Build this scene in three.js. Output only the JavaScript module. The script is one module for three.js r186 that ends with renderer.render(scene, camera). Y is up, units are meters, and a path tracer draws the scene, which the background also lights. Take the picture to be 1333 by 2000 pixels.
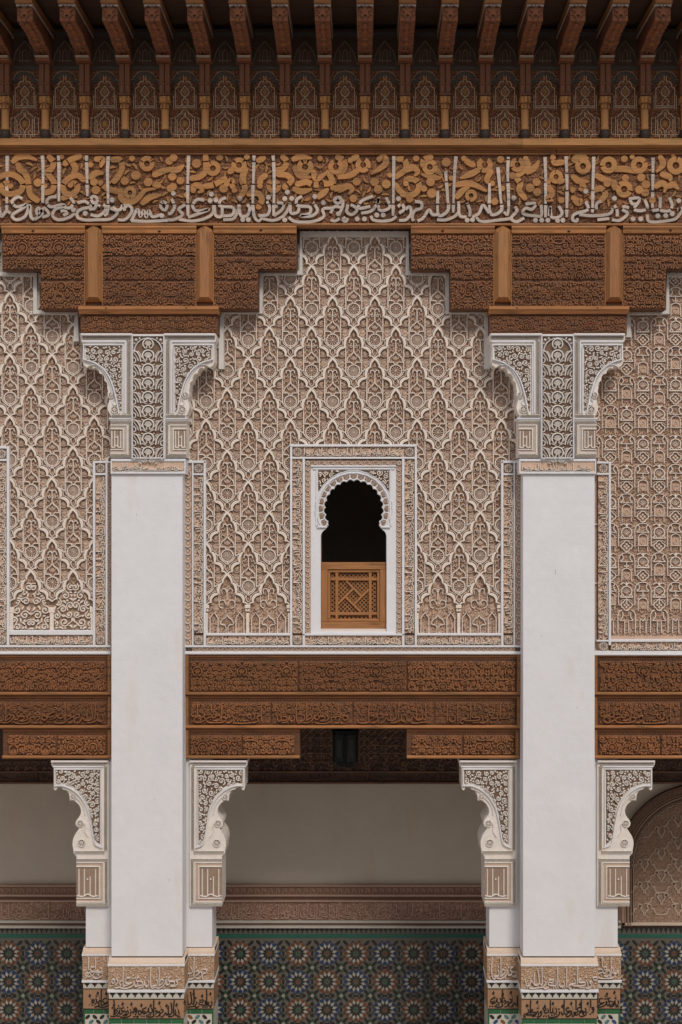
import * as THREE from 'three';
import { createNoise2D, createNoise4D } from 'simplex-noise';

// ---------- camera, sky, sun, exposure ----------
const S = 0.005, D = 14, VX = 711, VY = 1000, H = 6.6;      // metres per photo pixel at the wall, camera distance, vanishing point, eye height
const scene = new THREE.Scene();
const camera = new THREE.PerspectiveCamera(2 * Math.atan(1000 * S / D) * 180 / Math.PI, 1422 / 2000, 0.1, 200);
camera.position.set(0, H, D); camera.lookAt(0, H, 0);
camera.setViewOffset(1422, 2000, 0, 0, 1333, 2000);
const renderer = new THREE.WebGLRenderer({ antialias: true });
renderer.toneMapping = THREE.LinearToneMapping; renderer.toneMappingExposure = 1.04;
renderer.shadowMap.enabled = true; renderer.shadowMap.type = THREE.PCFSoftShadowMap;
{ // even overcast sky, a little brighter overhead
  const W = 64, h = 32, d = new Float32Array(W * h * 4);
  for (let r = 0; r < h; r++) for (let c = 0; c < W; c++) {
    const e = Math.max(0, Math.sin(((r + .5) / h - .5) * Math.PI)), b = 0.56 + 0.36 * e;
    d.set([b * .975, b * .99, b * 1.055, 1], (r * W + c) * 4);
  }
  const t = new THREE.DataTexture(d, W, h, THREE.RGBAFormat, THREE.FloatType);
  t.mapping = THREE.EquirectangularReflectionMapping; t.magFilter = THREE.LinearFilter; t.needsUpdate = true;
  scene.background = t; scene.environment = t; scene.environmentIntensity = 1.0; scene.backgroundIntensity = 1.0;
}
const sun = new THREE.DirectionalLight(0xfff6ea, 1.5);
sun.position.set(5, 22, 17); sun.target.position.set(0, 6, 0); sun.castShadow = true; sun.shadow.radius = 24;
sun.shadow.mapSize.set(2048, 2048);
Object.assign(sun.shadow.camera, { left: -14, right: 14, top: 14, bottom: -14, near: 1, far: 60 });
scene.add(sun, sun.target);

// ---------- small helpers ----------
let sd = 7; const rnd = () => { sd = (sd + 0x6d2b79f5) | 0; let t = Math.imul(sd ^ (sd >>> 15), 1 | sd); t = (t + Math.imul(t ^ (t >>> 7), 61 | t)) ^ t; return ((t ^ (t >>> 14)) >>> 0) / 4294967296; };
const N = createNoise2D(rnd), N4 = createNoise4D(rnd);
const { clamp, lerp, smoothstep } = THREE.MathUtils;
const ss = (x, a, b) => smoothstep(x, a, b), mod = (a, n) => ((a % n) + n) % n, tri = (x, P) => Math.abs(mod(x + P / 2, P) - P / 2);
const mixc = (a, b, t) => [lerp(a[0], b[0], t), lerp(a[1], b[1], t), lerp(a[2], b[2], t)], mul = (a, k) => [a[0] * k, a[1] * k, a[2] * k];
const kal = (x, y, P, Q, sc, seed) => { const X = tri(x, P) * sc + seed * 7.3, Y = (Q ? tri(y, Q) : y) * sc; return N(X, Y) + .45 * N(X * 2.1, Y * 2.1 + seed); };
const curve = (pts, n = 4, closed = false) => {   // smooth path through points
  if (pts.length < 3) return pts;
  const c = new THREE.CatmullRomCurve3(pts.map((p) => new THREE.Vector3(p[0], p[1], 0)), closed, 'centripetal');
  return c.getPoints((pts.length - 1) * n).map((p) => [p.x, p.y]);
};
const arc = (cx, cy, rx, ry, a0, a1, n) => Array.from({ length: n + 1 }, (_, i) => { const a = (a0 + (a1 - a0) * i / n) * Math.PI / 180; return [cx + rx * Math.cos(a), cy + ry * Math.sin(a)]; });
const mir = (pts, cx = 0) => pts.map(([x, y]) => [2 * cx - x, y]);
const sh = (pts, dx, dy) => pts.map(([x, y]) => [x + dx, y + dy]);
const inside = (poly, x, y) => { let k = false; for (let i = 0, j = poly.length - 1; i < poly.length; j = i++) { const a = poly[i], b = poly[j]; if ((a[1] > y) !== (b[1] > y) && x < (b[0] - a[0]) * (y - a[1]) / (b[1] - a[1]) + a[0]) k = !k; } return k; };
const offsetPath = (pts, d) => pts.map((p, i) => { const a = pts[Math.max(0, i - 1)], b = pts[Math.min(pts.length - 1, i + 1)], l = Math.hypot(b[0] - a[0], b[1] - a[1]) || 1; return [p[0] + (b[1] - a[1]) / l * d, p[1] - (b[0] - a[0]) / l * d]; });
const resample = (pts, step) => { const o = [pts[0]]; for (let i = 1; i < pts.length; i++) { const a = pts[i - 1], b = pts[i], n = Math.max(1, Math.ceil(Math.hypot(b[0] - a[0], b[1] - a[1]) / step)); for (let k = 1; k <= n; k++) o.push([lerp(a[0], b[0], k / n), lerp(a[1], b[1], k / n)]); } return o; };

// Relief builder: x, y are photograph-sized pixels measured on the plane at depth z (y down), d is metres in front of that plane.
class Rel {
  constructor(z = 0, local = false) { this.z = z; this.k = S * (D - z) / D; this.l = local; this.p = []; this.c = []; this.u = []; this.i = []; }
  v(x, y, d, col) {
    const X = (this.l ? x : x - VX) * this.k, Y = this.l ? -y * this.k : H + (VY - y) * this.k;
    this.p.push(X, Y, (this.l ? 0 : this.z) + d); this.c.push(col[0], col[1], col[2]); this.u.push(X, Y);
    return this.p.length / 3 - 1;
  }
  tri(a, b, c) { // keeps faces turned to the viewer's side
    const p = this.p, ax = p[3 * b] - p[3 * a], ay = p[3 * b + 1] - p[3 * a + 1], bx = p[3 * c] - p[3 * a], by = p[3 * c + 1] - p[3 * a + 1];
    if (ax * by - ay * bx >= 0) this.i.push(a, b, c); else this.i.push(a, c, b);
  }
  quad(pts, col) { // own vertices, uv by the way it faces; points counter-clockwise from outside
    const id = pts.map((q) => this.v(q[0], q[1], q[2], col)), P = id.map((n) => new THREE.Vector3().fromArray(this.p, 3 * n));
    const n = P[1].clone().sub(P[0]).cross(P[2].clone().sub(P[0]));
    const ax = Math.abs(n.x), ay = Math.abs(n.y), az = Math.abs(n.z);
    id.forEach((k, j) => { const q = P[j]; const uv = az >= ax && az >= ay ? [q.x, q.y] : ay >= ax ? [q.x, q.z] : [q.z, q.y]; this.u[2 * k] = uv[0]; this.u[2 * k + 1] = uv[1]; });
    for (let j = 1; j < id.length - 1; j++) this.i.push(id[0], id[j], id[j + 1]);
    return this;
  }
  ribbon(pts, w, d0, d1, col, { closed = false, top = .55, cap = true } = {}) {
    const n = pts.length; if (n < 2) return this;
    const off = [-.5, -.5 * top, .5 * top, .5], hh = [d0, d1, d1, d0], rows = [];
    for (let i = 0; i < n; i++) {
      const a = pts[closed ? (i - 1 + n) % n : Math.max(0, i - 1)], b = pts[closed ? (i + 1) % n : Math.min(n - 1, i + 1)], p = pts[i];
      let tx = b[0] - a[0], ty = b[1] - a[1]; const l = Math.hypot(tx, ty) || 1; tx /= l; ty /= l;
      const ww = typeof w === 'function' ? w(i / (n - 1)) : w;
      rows.push(off.map((o, j) => [p[0] - ty * o * ww, p[1] + tx * o * ww, hh[j]]));
    }
    for (let s = 0; s < 3; s++) {
      const L = rows.map((r) => this.v(...r[s], col)), R = rows.map((r) => this.v(...r[s + 1], col));
      for (let i = 0; i < (closed ? n : n - 1); i++) { const j = (i + 1) % n; this.tri(L[i], R[i], R[j]); this.tri(L[i], R[j], L[j]); }
    }
    if (cap && !closed) for (const r of [rows[0], rows[n - 1]]) { const q = r.map((x) => this.v(...x, col)); this.i.push(q[0], q[1], q[2], q[0], q[2], q[3]); }
    return this;
  }
  dome(x, y, r, d0, d1, col, n = 12, ry = r) { // low boss
    const c = this.v(x, y, d1, col); let prev = null;
    for (const [f, h] of [[.55, .85], [.88, .5], [1, 0]]) {
      const ring = []; for (let i = 0; i < n; i++) { const a = i / n * 2 * Math.PI; ring.push(this.v(x + r * f * Math.cos(a), y + ry * f * Math.sin(a), lerp(d0, d1, h), col)); }
      for (let i = 0; i < n; i++) { const j = (i + 1) % n; if (!prev) this.tri(c, ring[i], ring[j]); else { this.tri(prev[i], ring[i], ring[j]); this.tri(prev[i], ring[j], prev[j]); } }
      prev = ring;
    }
    return this;
  }
  flat(pts, d0, d1, col, ins = .85) { // small convex tile with sloped rim
    let cx = 0, cy = 0; for (const p of pts) { cx += p[0] / pts.length; cy += p[1] / pts.length; }
    const A = pts.map((p) => this.v(lerp(cx, p[0], ins), lerp(cy, p[1], ins), d1, col)), n = A.length;
    for (let i = 1; i < n - 1; i++) this.tri(A[0], A[i], A[i + 1]);
    const A2 = pts.map((p) => this.v(lerp(cx, p[0], ins), lerp(cy, p[1], ins), d1, col)), B = pts.map((p) => this.v(p[0], p[1], d0, col));
    for (let i = 0; i < n; i++) { const j = (i + 1) % n; this.tri(A2[i], B[i], B[j]); this.tri(A2[i], B[j], A2[j]); }
    return this;
  }
  slab(pts, d0, d1, col, holes = []) { // any outline, upright sides
    const ringOf = (q) => { const v = q.map((p) => new THREE.Vector2(p[0], -p[1])); return v; };
    const o = ringOf(pts), hs = holes.map(ringOf);
    if (THREE.ShapeUtils.isClockWise(o)) { o.reverse(); }
    hs.forEach((h) => { if (!THREE.ShapeUtils.isClockWise(h)) h.reverse(); });
    const all = [...o, ...hs.flat()], ids = all.map((q) => this.v(q.x, -q.y, d1, col));
    for (const f of THREE.ShapeUtils.triangulateShape(o, hs)) this.tri(ids[f[0]], ids[f[1]], ids[f[2]]);
    for (const ring of [o, ...hs]) for (let i = 0; i < ring.length; i++) {
      const a = ring[i], b = ring[(i + 1) % ring.length];
      this.quad([[a.x, -a.y, d0], [b.x, -b.y, d0], [b.x, -b.y, d1], [a.x, -a.y, d1]], col);
    }
    return this;
  }
  box(x0, y0, x1, y1, d0, d1, col, bev = 0) {
    const bd = Math.min(bev * this.k, (d1 - d0) * .5), f = d1 - (bev ? bd : 0), b = bev;
    this.quad([[x0 + b, y1 - b, d1], [x1 - b, y1 - b, d1], [x1 - b, y0 + b, d1], [x0 + b, y0 + b, d1]], col);
    if (bev) {
      this.quad([[x0, y0, f], [x0 + b, y0 + b, d1], [x1 - b, y0 + b, d1], [x1, y0, f]], col);
      this.quad([[x0, y1, f], [x1, y1, f], [x1 - b, y1 - b, d1], [x0 + b, y1 - b, d1]], col);
      this.quad([[x0, y0, f], [x0, y1, f], [x0 + b, y1 - b, d1], [x0 + b, y0 + b, d1]], col);
      this.quad([[x1, y1, f], [x1, y0, f], [x1 - b, y0 + b, d1], [x1 - b, y1 - b, d1]], col);
    }
    this.quad([[x0, y0, d0], [x0, y0, f], [x1, y0, f], [x1, y0, d0]], col);
    this.quad([[x0, y1, d0], [x1, y1, d0], [x1, y1, f], [x0, y1, f]], col);
    this.quad([[x0, y0, d0], [x0, y1, d0], [x0, y1, f], [x0, y0, f]], col);
    this.quad([[x1, y1, d0], [x1, y0, d0], [x1, y0, f], [x1, y1, f]], col);
    this.quad([[x0, y0, d0], [x1, y0, d0], [x1, y1, d0], [x0, y1, d0]], col);
    return this;
  }
  prof(x0, x1, pr, col) { // moulding: profile [[y, d], ...] run from x0 to x1, listed from top back round the front to bottom back
    for (let i = 0; i < pr.length - 1; i++) { const [a, da] = pr[i], [b, db] = pr[i + 1]; this.quad([[x0, b, db], [x1, b, db], [x1, a, da], [x0, a, da]], col); }
    this.quad(pr.map(([y, d]) => [x0, y, d]), col); this.quad(pr.map(([y, d]) => [x1, y, d]).reverse(), col);
    return this;
  }
  hf(x0, y0, x1, y1, st, f) { // carved relief: f(x, y) gives [height, colour] or null
    const nx = Math.max(2, Math.round((x1 - x0) / st)), ny = Math.max(2, Math.round((y1 - y0) / st)), id = new Int32Array((nx + 1) * (ny + 1)).fill(-1);
    for (let j = 0; j <= ny; j++) for (let i = 0; i <= nx; i++) { const x = lerp(x0, x1, i / nx), y = lerp(y0, y1, j / ny), r = f(x, y); if (r) id[j * (nx + 1) + i] = this.v(x, y, r[0], r[1]); }
    for (let j = 0; j < ny; j++) for (let i = 0; i < nx; i++) {
      const a = id[j * (nx + 1) + i], b = id[j * (nx + 1) + i + 1], c = id[(j + 1) * (nx + 1) + i + 1], d = id[(j + 1) * (nx + 1) + i];
      if (a >= 0 && b >= 0 && c >= 0 && d >= 0) this.i.push(a, d, b, b, d, c);
    }
    return this;
  }
  chain(x0, y0, x1, y1, w, d0, d1, col, ground) { // plaited border on its ground strip
    const L = Math.hypot(x1 - x0, y1 - y0), ux = (x1 - x0) / L, uy = (y1 - y0) / L, n = Math.max(1, Math.round(L / (w * .95)));
    if (ground) this.ribbon([[x0, y0], [x1, y1]], w * 1.15, d0, d0 + .002, ground, { top: .98 });
    for (const sg of [-1, 1]) {
      const p = []; for (let i = 0; i <= n; i++) { const s = i / n * L, o = (i % 2 ? 1 : -1) * sg * w * .34; p.push([x0 + ux * s - uy * o, y0 + uy * s + ux * o]); }
      this.ribbon(p, w * .17, d0, d1 + (sg > 0 ? .0007 : 0), col, { cap: false });
    }
    for (const sg of [-1, 1]) this.ribbon([[x0 - uy * sg * w * .62, y0 + ux * sg * w * .62], [x1 - uy * sg * w * .62, y1 + ux * sg * w * .62]], w * .17, d0, d1, col);
    return this;
  }
  rect(x0, y0, x1, y1, w, d0, d1, col) { // frame of four ribbons laid end to end
    this.box(x0, y0, x1, y0 + w, d0, d1, col, w * .2); this.box(x0, y1 - w, x1, y1, d0, d1, col, w * .2);
    this.box(x0, y0 + w, x0 + w, y1 - w, d0, d1, col, w * .2); this.box(x1 - w, y0 + w, x1, y1 - w, d0, d1, col, w * .2);
    return this;
  }
  geo() {
    const g = new THREE.BufferGeometry();
    g.setAttribute('position', new THREE.Float32BufferAttribute(this.p, 3)); g.setAttribute('color', new THREE.Float32BufferAttribute(this.c, 3)); g.setAttribute('uv', new THREE.Float32BufferAttribute(this.u, 2));
    g.setIndex(this.i); g.computeVertexNormals(); return g;
  }
}
// ---------- things and parts ----------
const taken = new Map(), numbered = (n) => { const k = taken.get(n) ?? 0; taken.set(n, k + 1); return k ? `${n}_${String(k).padStart(3, '0')}` : n; };
const own = new WeakSet();   // meshes that carry their own position
function part(parent, name, rel, m, label) {
  const o = new THREE.Mesh(rel.isBufferGeometry ? rel : rel.geo(), m); o.name = name; parent.add(o);
  if (label) o.userData.label = label;
  return o;
}
function piece(parent, name, geo, m, x, y, z, k) { const o = new THREE.Mesh(geo, m); o.name = name; o.position.set((x - VX) * k, H + (VY - y) * k, z); own.add(o); parent.add(o); return o; }
function rebase(g) {
  g.updateMatrixWorld(true);
  const b = new THREE.Box3().setFromObject(g), c = new THREE.Vector3((b.min.x + b.max.x) / 2, b.min.y, (b.min.z + b.max.z) / 2), done = new Set();
  const walk = (o) => { for (const q of o.children) { if (own.has(q)) q.position.sub(c); else { if (!done.has(q.geometry)) { q.geometry.translate(-c.x, -c.y, -c.z); done.add(q.geometry); } walk(q); } } };
  walk(g); g.position.copy(c);
}
function thing(name, label, category, group, build) {
  const g = new THREE.Group(); g.name = numbered(name); g.userData = { label, category }; if (group) g.userData.group = group;
  build(g); rebase(g); scene.add(g); return g;
}
function struct(name, geo, m) { const o = new THREE.Mesh(geo.isBufferGeometry ? geo : geo.geo(), m); o.name = name; o.userData.kind = 'structure'; scene.add(o); return o; }
const copyOf = (o, x, y, z, label) => { const c = o.clone(); c.name = numbered(o.name.replace(/_\d+$/, '')); c.position.set(x, y, z); if (label) c.userData.label = label; scene.add(c); return c; };

// ---------- materials ----------
function grey(n, f, srgb = false) {
  const d = new Uint8Array(n * n * 4);
  for (let y = 0; y < n; y++) for (let x = 0; x < n; x++) { const v = f(x / n, y / n), a = Array.isArray(v) ? v : [v, v, v]; for (let c = 0; c < 3; c++) d[(y * n + x) * 4 + c] = clamp(a[c], 0, 1) * 255; d[(y * n + x) * 4 + 3] = 255; }
  const t = new THREE.DataTexture(d, n, n); t.wrapS = t.wrapT = THREE.RepeatWrapping; t.magFilter = THREE.LinearFilter; t.minFilter = THREE.LinearMipmapLinearFilter; t.generateMipmaps = true; if (srgb) t.colorSpace = THREE.SRGBColorSpace; t.needsUpdate = true; return t;
}
const T2 = Math.PI * 2, tn = (u, v, fu, fv = fu, s = 0) => N4(Math.cos(u * T2) * fu / T2 + s, Math.sin(u * T2) * fu / T2, Math.cos(v * T2) * fv / T2 + s, Math.sin(v * T2) * fv / T2);
const rep = (t, a, b) => { const c = t.clone(); c.repeat.set(1 / a, 1 / b); c.needsUpdate = true; return c; };
const plasterMap = grey(512, (u, v) => { const s = .955 + .03 * tn(u, v, 5) + .018 * tn(u, v, 17, 17, 3), st = ss(tn(u, v, 6, 2, 9) + .5 * tn(u, v, 22, 7, 2), .45, 1.0) * .05, sp = tn(u, v, 60, 60, 5) > .82 ? .03 : 0; return [s - st * .4 - sp, s - st - sp * 1.2, s - st * 1.7 - sp * 1.4]; });
const plasterBump = grey(512, (u, v) => .5 + .22 * tn(u, v, 9) + .12 * tn(u, v, 40, 40, 2) + .06 * tn(u, v, 110, 110, 4));
const stuccoMap = grey(512, (u, v) => { const a = .93 + .06 * tn(u, v, 6) + .07 * tn(u, v, 30, 30, 2) + .05 * tn(u, v, 90, 90, 7), w = .05 * tn(u, v, 3, 3, 8); return [a + w * .3, a - w * .2, a - w]; });
const grain = (u, v) => { const wv = v + .012 * tn(u, v, 3, 6, 1), r = .5 + .5 * Math.sin((wv * 46 + 2.2 * tn(u, v, 2, 7, 4)) * T2 * .5), f = tn(u, v, 5, 130, 6), c = tn(u, v, 4, 26, 3); return .77 + .12 * f + .12 * c + .10 * (r - .5) - (tn(u, v, 9, 160, 11) > .58 ? .2 : 0) - ss(tn(u, v, 3, 8, 21) + .4 * tn(u, v, 9, 30, 23), .25, .9) * .3; };
const woodMap = grey(1024, (u, v) => { const g = grain(u, v), p = .13 * tn(u, v, 5, 5, 15); return [g + p, g + p * .6, g + p * .3]; });
const woodMapV = grey(1024, (u, v) => { const g = grain(v, u), p = .07 * tn(v, u, 5, 5, 15); return [g + p, g + p * .3, g - p * .3]; });
const woodBump = grey(512, (u, v) => .5 + .3 * tn(u, v, 5, 90, 6) + .15 * tn(u, v, 3, 30, 2));
const std = (o) => new THREE.MeshStandardMaterial({ vertexColors: true, roughness: .9, ...o });
const M = {
  plaster: std({ map: rep(plasterMap, 2.3, 2.3), bumpMap: rep(plasterBump, 1.1, 1.1), bumpScale: .004, roughness: .85 }),
  stucco: std({ map: rep(stuccoMap, .9, .9), bumpMap: rep(plasterBump, .35, .35), bumpScale: .003, roughness: .93 }),
  wood: std({ map: rep(woodMap, 1.3, .5), bumpMap: rep(woodBump, .9, .3), bumpScale: .0015, roughness: .72 }),
  woodV: std({ map: rep(woodMapV, .5, 1.3), roughness: .66 }),
  tile: std({ map: rep(stuccoMap, .5, .5), roughness: .38 }),
  metal: std({ roughness: .5, metalness: .6 }),
  stone: std({ map: rep(stuccoMap, 2, 2), roughness: .7 }),
  glass: new THREE.MeshPhysicalMaterial({ color: new THREE.Color(.05, .07, .075), roughness: .25, transmission: .5, thickness: 0 }),
};
const WHT = [.80, .80, .825], CAP = [.85, .785, .715], RIB = [.87, .76, .66], INF = [.62, .435, .325], HOLE = [.12, .078, .055], SAND = [.73, .575, .455], SANDG = [.44, .27, .155];  // HOLE: recess shade painted into the pits and grounds, over their real depth
const GOLD = [.52, .245, .08], OAK = [.47, .205, .07], RED = [.36, .150, .060], REDG = [.165, .067, .029], DARKW = [.13, .07, .042];  // REDG: browner wood of carved grounds, recess shade partly mixed into the colour
// ---------- lettering: pen strokes of the carved verse, in the frieze's own frame ----------
const STROKES = [];
function pen(off, text) {
  for (const s of text.split(';')) {
    const m = s.trim().split(' ').filter(Boolean); if (!m.length) continue;
    const kind = m.shift(), pts = m.map((q) => q.split(',').map(Number)).map(([x, y]) => [x / 3.92 + off, y / 3.92 + 285]);
    if (kind === 'o') pts.forEach((p) => STROKES.push({ dot: p, r: 5.2, x0: p[0] - 5, x1: p[0] + 5 }));
    else { const p = curve(pts, 4); STROKES.push({ pts: p, w: kind === 'a' ? 7 : 6.2, alif: kind === 'a', x0: Math.min(...p.map((q) => q[0])), x1: Math.max(...p.map((q) => q[0])) }); }
  }
}
pen(0, `a 62,80 60,300 58,500; a 330,80 336,150 334,440; a 455,80 458,150 458,430; a 668,80 672,200 675,390; a 835,85 828,200 826,520 805,540;
 l 0,470 20,545 58,505 90,520; l 180,410 150,395 100,430 130,470 215,455 185,480 100,540 130,570 200,545 235,460 245,550 268,570; l 268,570 330,520 300,480 285,505 300,535 345,480 380,530 330,550;
 l 440,395 390,400 365,430 390,470 480,455 505,465 430,490 410,540 450,570 540,550 580,520; l 545,400 570,440 540,480 500,475; l 470,505 500,500 520,520 490,535;
 l 600,440 660,430 700,470 640,485 600,510 600,550 650,570 740,570 860,560 905,510 850,480; l 700,410 720,392 745,400 750,430 720,440 705,415; l 745,430 735,480 690,490; l 760,470 775,450 800,455 815,490 760,540 700,530;
 l 870,470 900,495 930,490 950,450 960,500; l 960,480 985,460 1010,475 1015,510 960,570 910,570; l 1010,580 1060,490 1080,545 1105,500 1125,550 1145,500 1170,545 1240,530; l 1010,578 1160,582 1333,570; l 1250,430 1235,470 1270,497 1285,450 1250,430; o 865,420 660,522 570,495 1245,540`);
pen(330, `a 155,80 148,300 150,540; a 655,80 652,200 655,540 690,580 720,550; a 800,80 808,200 805,540; l 805,540 870,490 880,450 840,440 820,480; l 25,410 48,470 20,520 0,525; l 140,450 80,490 110,530 40,570 0,570;
 l 275,420 220,415 185,460 210,500 310,490 240,520 150,550; l 80,565 180,580 280,560 340,520 345,460; l 350,460 365,540 405,545 412,470; l 440,400 400,420 390,460 500,480 490,530 410,540; l 420,570 500,560 530,500 540,450; l 540,450 555,540 600,540 622,480 600,450;
 l 690,540 760,530 775,480 755,430; l 720,560 800,575 880,540 920,480 930,440; l 930,450 940,520 990,510 1000,470; l 1020,390 980,420 985,460 1085,475 1080,520 1010,540 1100,540 1140,500 1110,440; l 920,550 960,580 1120,580 1190,540 1180,490 1260,480; l 1240,520 1270,470 1333,480; l 1290,400 1268,420 1290,445 1322,430 1310,400 1290,400; l 1240,570 1270,580 1310,560;
 o 40,370 330,375 320,425 365,420 548,408 765,400 910,360 890,410 943,408 1120,393 1185,440 570,570 612,570 890,572 1300,525`);
pen(660, `a 430,85 428,200 423,540; a 905,85 895,200 883,515; a 825,200 840,400 842,500 775,540 765,350; l 770,530 725,530 700,495 650,560 610,580; a 1305,90 1300,200 1298,530 1270,510; a 1225,170 1245,400 1250,500 1175,530 1160,290; l 1160,520 1110,460 1080,520 1030,550;
 l 1060,550 1090,580 1240,570 1333,560; l 760,570 830,570 920,520 925,430; l 925,430 935,540 985,550; l 990,440 1012,500 1008,545; l 10,400 40,430 30,490 0,540; l 75,470 70,510 110,530 150,490 80,450 75,470; l 270,390 180,430 160,480 250,470; l 180,520 260,500 305,440 312,400 315,490 350,500 400,470 370,400;
 l 255,540 270,570 400,575 450,545; l 460,470 490,450 507,490 470,520; l 520,490 550,470 562,520 520,570 470,575; l 590,430 640,440 640,480 590,500 570,550 580,580; l 60,550 40,570 60,585 80,560; o 150,565 205,565 300,535 348,535 465,410 990,575 1030,572`);
pen(993, `a 280,90 285,300 283,550; a 440,85 447,300 445,550; a 652,90 645,300 642,515; a 1105,95 1103,300 1100,500; l 1100,500 1150,490 1160,400; l 50,470 65,500 20,560 60,585 120,555; l 120,450 210,445 180,490 130,480 110,520 210,540 250,540 250,450; l 310,540 320,470 330,550 380,550 410,520 385,465;
 l 590,430 610,490 500,530 490,570 520,580 530,560; l 540,530 640,540 780,520 790,490 670,480 680,440 710,430; l 680,570 770,560; l 810,460 830,500 830,545; l 790,570 850,575 910,520 870,490 880,470 920,480; l 920,410 1000,405 990,440 950,450 930,420; l 990,440 960,490 1020,500 1060,480 1040,410; l 1060,530 1070,580 1200,580 1280,560 1330,500; l 1230,400 1252,460 1230,500 1160,500; l 1290,490 1333,480;
 o 40,405 590,355 808,408 205,575 253,575 300,575 415,575 375,578 950,565 1010,565 1140,542 1200,540 1250,525 1300,425`);
// a line of the same hand, len x h pixels, put in place by map(u, v)
function lettering(rel, len, h, map, from, d0, d1, col, fat = 1.6, wide = 1.75, thin = 1) {
  const sc = h / 134, sx = sc * wide, L = len / sx;
  for (let rpt = -1; rpt <= Math.ceil((from + L) / 1340); rpt++) for (const s of STROKES) {
    const a = s.x0 + rpt * 1340 - from, b = s.x1 + rpt * 1340 - from; if (a < 1 || b > L - 1) continue;
    const at = (p) => { const v = (p[1] - 303) / 134; return map((p[0] + rpt * 1340 - from) * sx, h * (v < .56 ? v * .62 : .347 + (v - .56) * 1.484)); };
    const dd = d1 + (STROKES.indexOf(s) * 7 % 23) * .0003;
    if (s.dot) { const [x, y] = at(s.dot); rel.dome(x, y, s.r * sc * fat * .9, d0, dd, col, 6); }
    else { const p = s.pts.filter((_, i) => i % (sc < .3 ? 2 : 1) === 0 || i === s.pts.length - 1).map(at); rel.ribbon(p, s.w * sc * fat * thin, d0, dd, col, { cap: sc > .3 }); }
  }
  return rel;
}
const bandH = (rel, x0, y0, x1, y1, from, d0, d1, col, fat, wide) => lettering(rel, x1 - x0, y1 - y0, (u, v) => [x0 + u, y0 + v], from, d0, d1, col, fat, wide);
const bandV = (rel, x0, y0, x1, y1, from, d0, d1, col, fat, wide) => lettering(rel, y1 - y0, x1 - x0, (u, v) => [x0 + v, y1 - u], from, d0, d1, col, fat, wide);
// ---------- scrollwork: coiled stems and leaves spread evenly over a field, mirrored about cx with period P ----------
function scrollFill(r, ok, x0, y0, x1, y1, { R = 8, w = 2.4, d0 = 0, d1 = .025, col, cx, P, avoid = [], top = .7, leaf = .5 }) {
  const X0 = P ? 0 : x0, X1 = P ? P / 2 : x1, pts = [], put = (x, y, q) => { if (pts.some(([a, b, c]) => Math.hypot(a - x, b - y) < (c + q) * .93)) return false; if (P ? (x < q * .45 || x > X1 - q * .3) : !ok(x, y)) return false; pts.push([x, y, q, rnd() < .5 ? -1 : 1, rnd() * 6.28]); return true; };
  for (let k = 0; k < 700; k++) put(lerp(X0, X1, rnd()), lerp(y0 + R * .5, y1 - R * .5, rnd()), R * (.85 + .3 * rnd()));
  const big = pts.length;
  for (let k = 0; k < 900; k++) put(lerp(X0, X1, rnd()), lerp(y0 + 2, y1 - 2, rnd()), R * leaf);
  for (let k = 0; k < 900; k++) put(lerp(X0, X1, rnd()), lerp(y0 + 1.5, y1 - 1.5, rnd()), R * .3);
  const places = []; if (P) for (let i = Math.floor((x0 - cx) / P) - 1; i <= (x1 - cx) / P + 1; i++) for (const s of [-1, 1]) places.push([cx + i * P, s]); else places.push([0, 1]);
  pts.forEach(([x, y, q, s, a0], i) => {
    const path = [];
    if (i < big) { for (let k = 0; k <= 15; k++) { const t = k / 15, a = a0 + s * t * 8.6, rr = q * (.16 + .74 * t); path.push([x + rr * Math.cos(a), y + rr * Math.sin(a)]); } const e = path[15], f = path[14]; path.push([e[0] + (e[0] - f[0]) * 1.1 + (e[0] - x) * .12, e[1] + (e[1] - f[1]) * 1.1 + (e[1] - y) * .12]); }
    else for (let k = 0; k <= 4; k++) { const t = k / 4 - .5; path.push([x + Math.cos(a0) * t * q * 2 - Math.sin(a0) * q * .35 * (1 - 4 * t * t), y + Math.sin(a0) * t * q * 2 + Math.cos(a0) * q * .35 * (1 - 4 * t * t)]); }
    for (const [ox, m] of places) {
      const g = path.map(([a, b]) => [P ? ox + m * a : a, b]);
      let run = []; const flush = () => { if (run.length > 1) { if (i < big) r.ribbon(run, (t) => w * (1.25 - .45 * t), d0, d1 + (i % 5) * .0006, col, { top, cap: false }); else r.ribbon(run, (t) => w * (.5 + 1.1 * Math.sin(Math.PI * t)), d0, d1 * .92, col, { top, cap: false }); } run = []; };
      for (const p of g) { if (p[0] > x0 + .8 && p[0] < x1 - .8 && p[1] > y0 + .8 && p[1] < y1 - .8 && ok(p[0], p[1]) && !avoid.some(([a, b, c]) => Math.hypot(p[0] - a, p[1] - b) < c + 1)) run.push(p); else flush(); } flush();
      const c = [P ? ox + m * x : x, y]; if (i < big && c[0] > x0 + 3 && c[0] < x1 - 3 && ok(...c) && !avoid.some(([a, b, q2]) => Math.hypot(c[0] - a, c[1] - b) < q2 + 2)) r.dome(c[0], c[1], w * .7, d0, d1, col, 7);
    }
  });
  return r;
}
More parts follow.
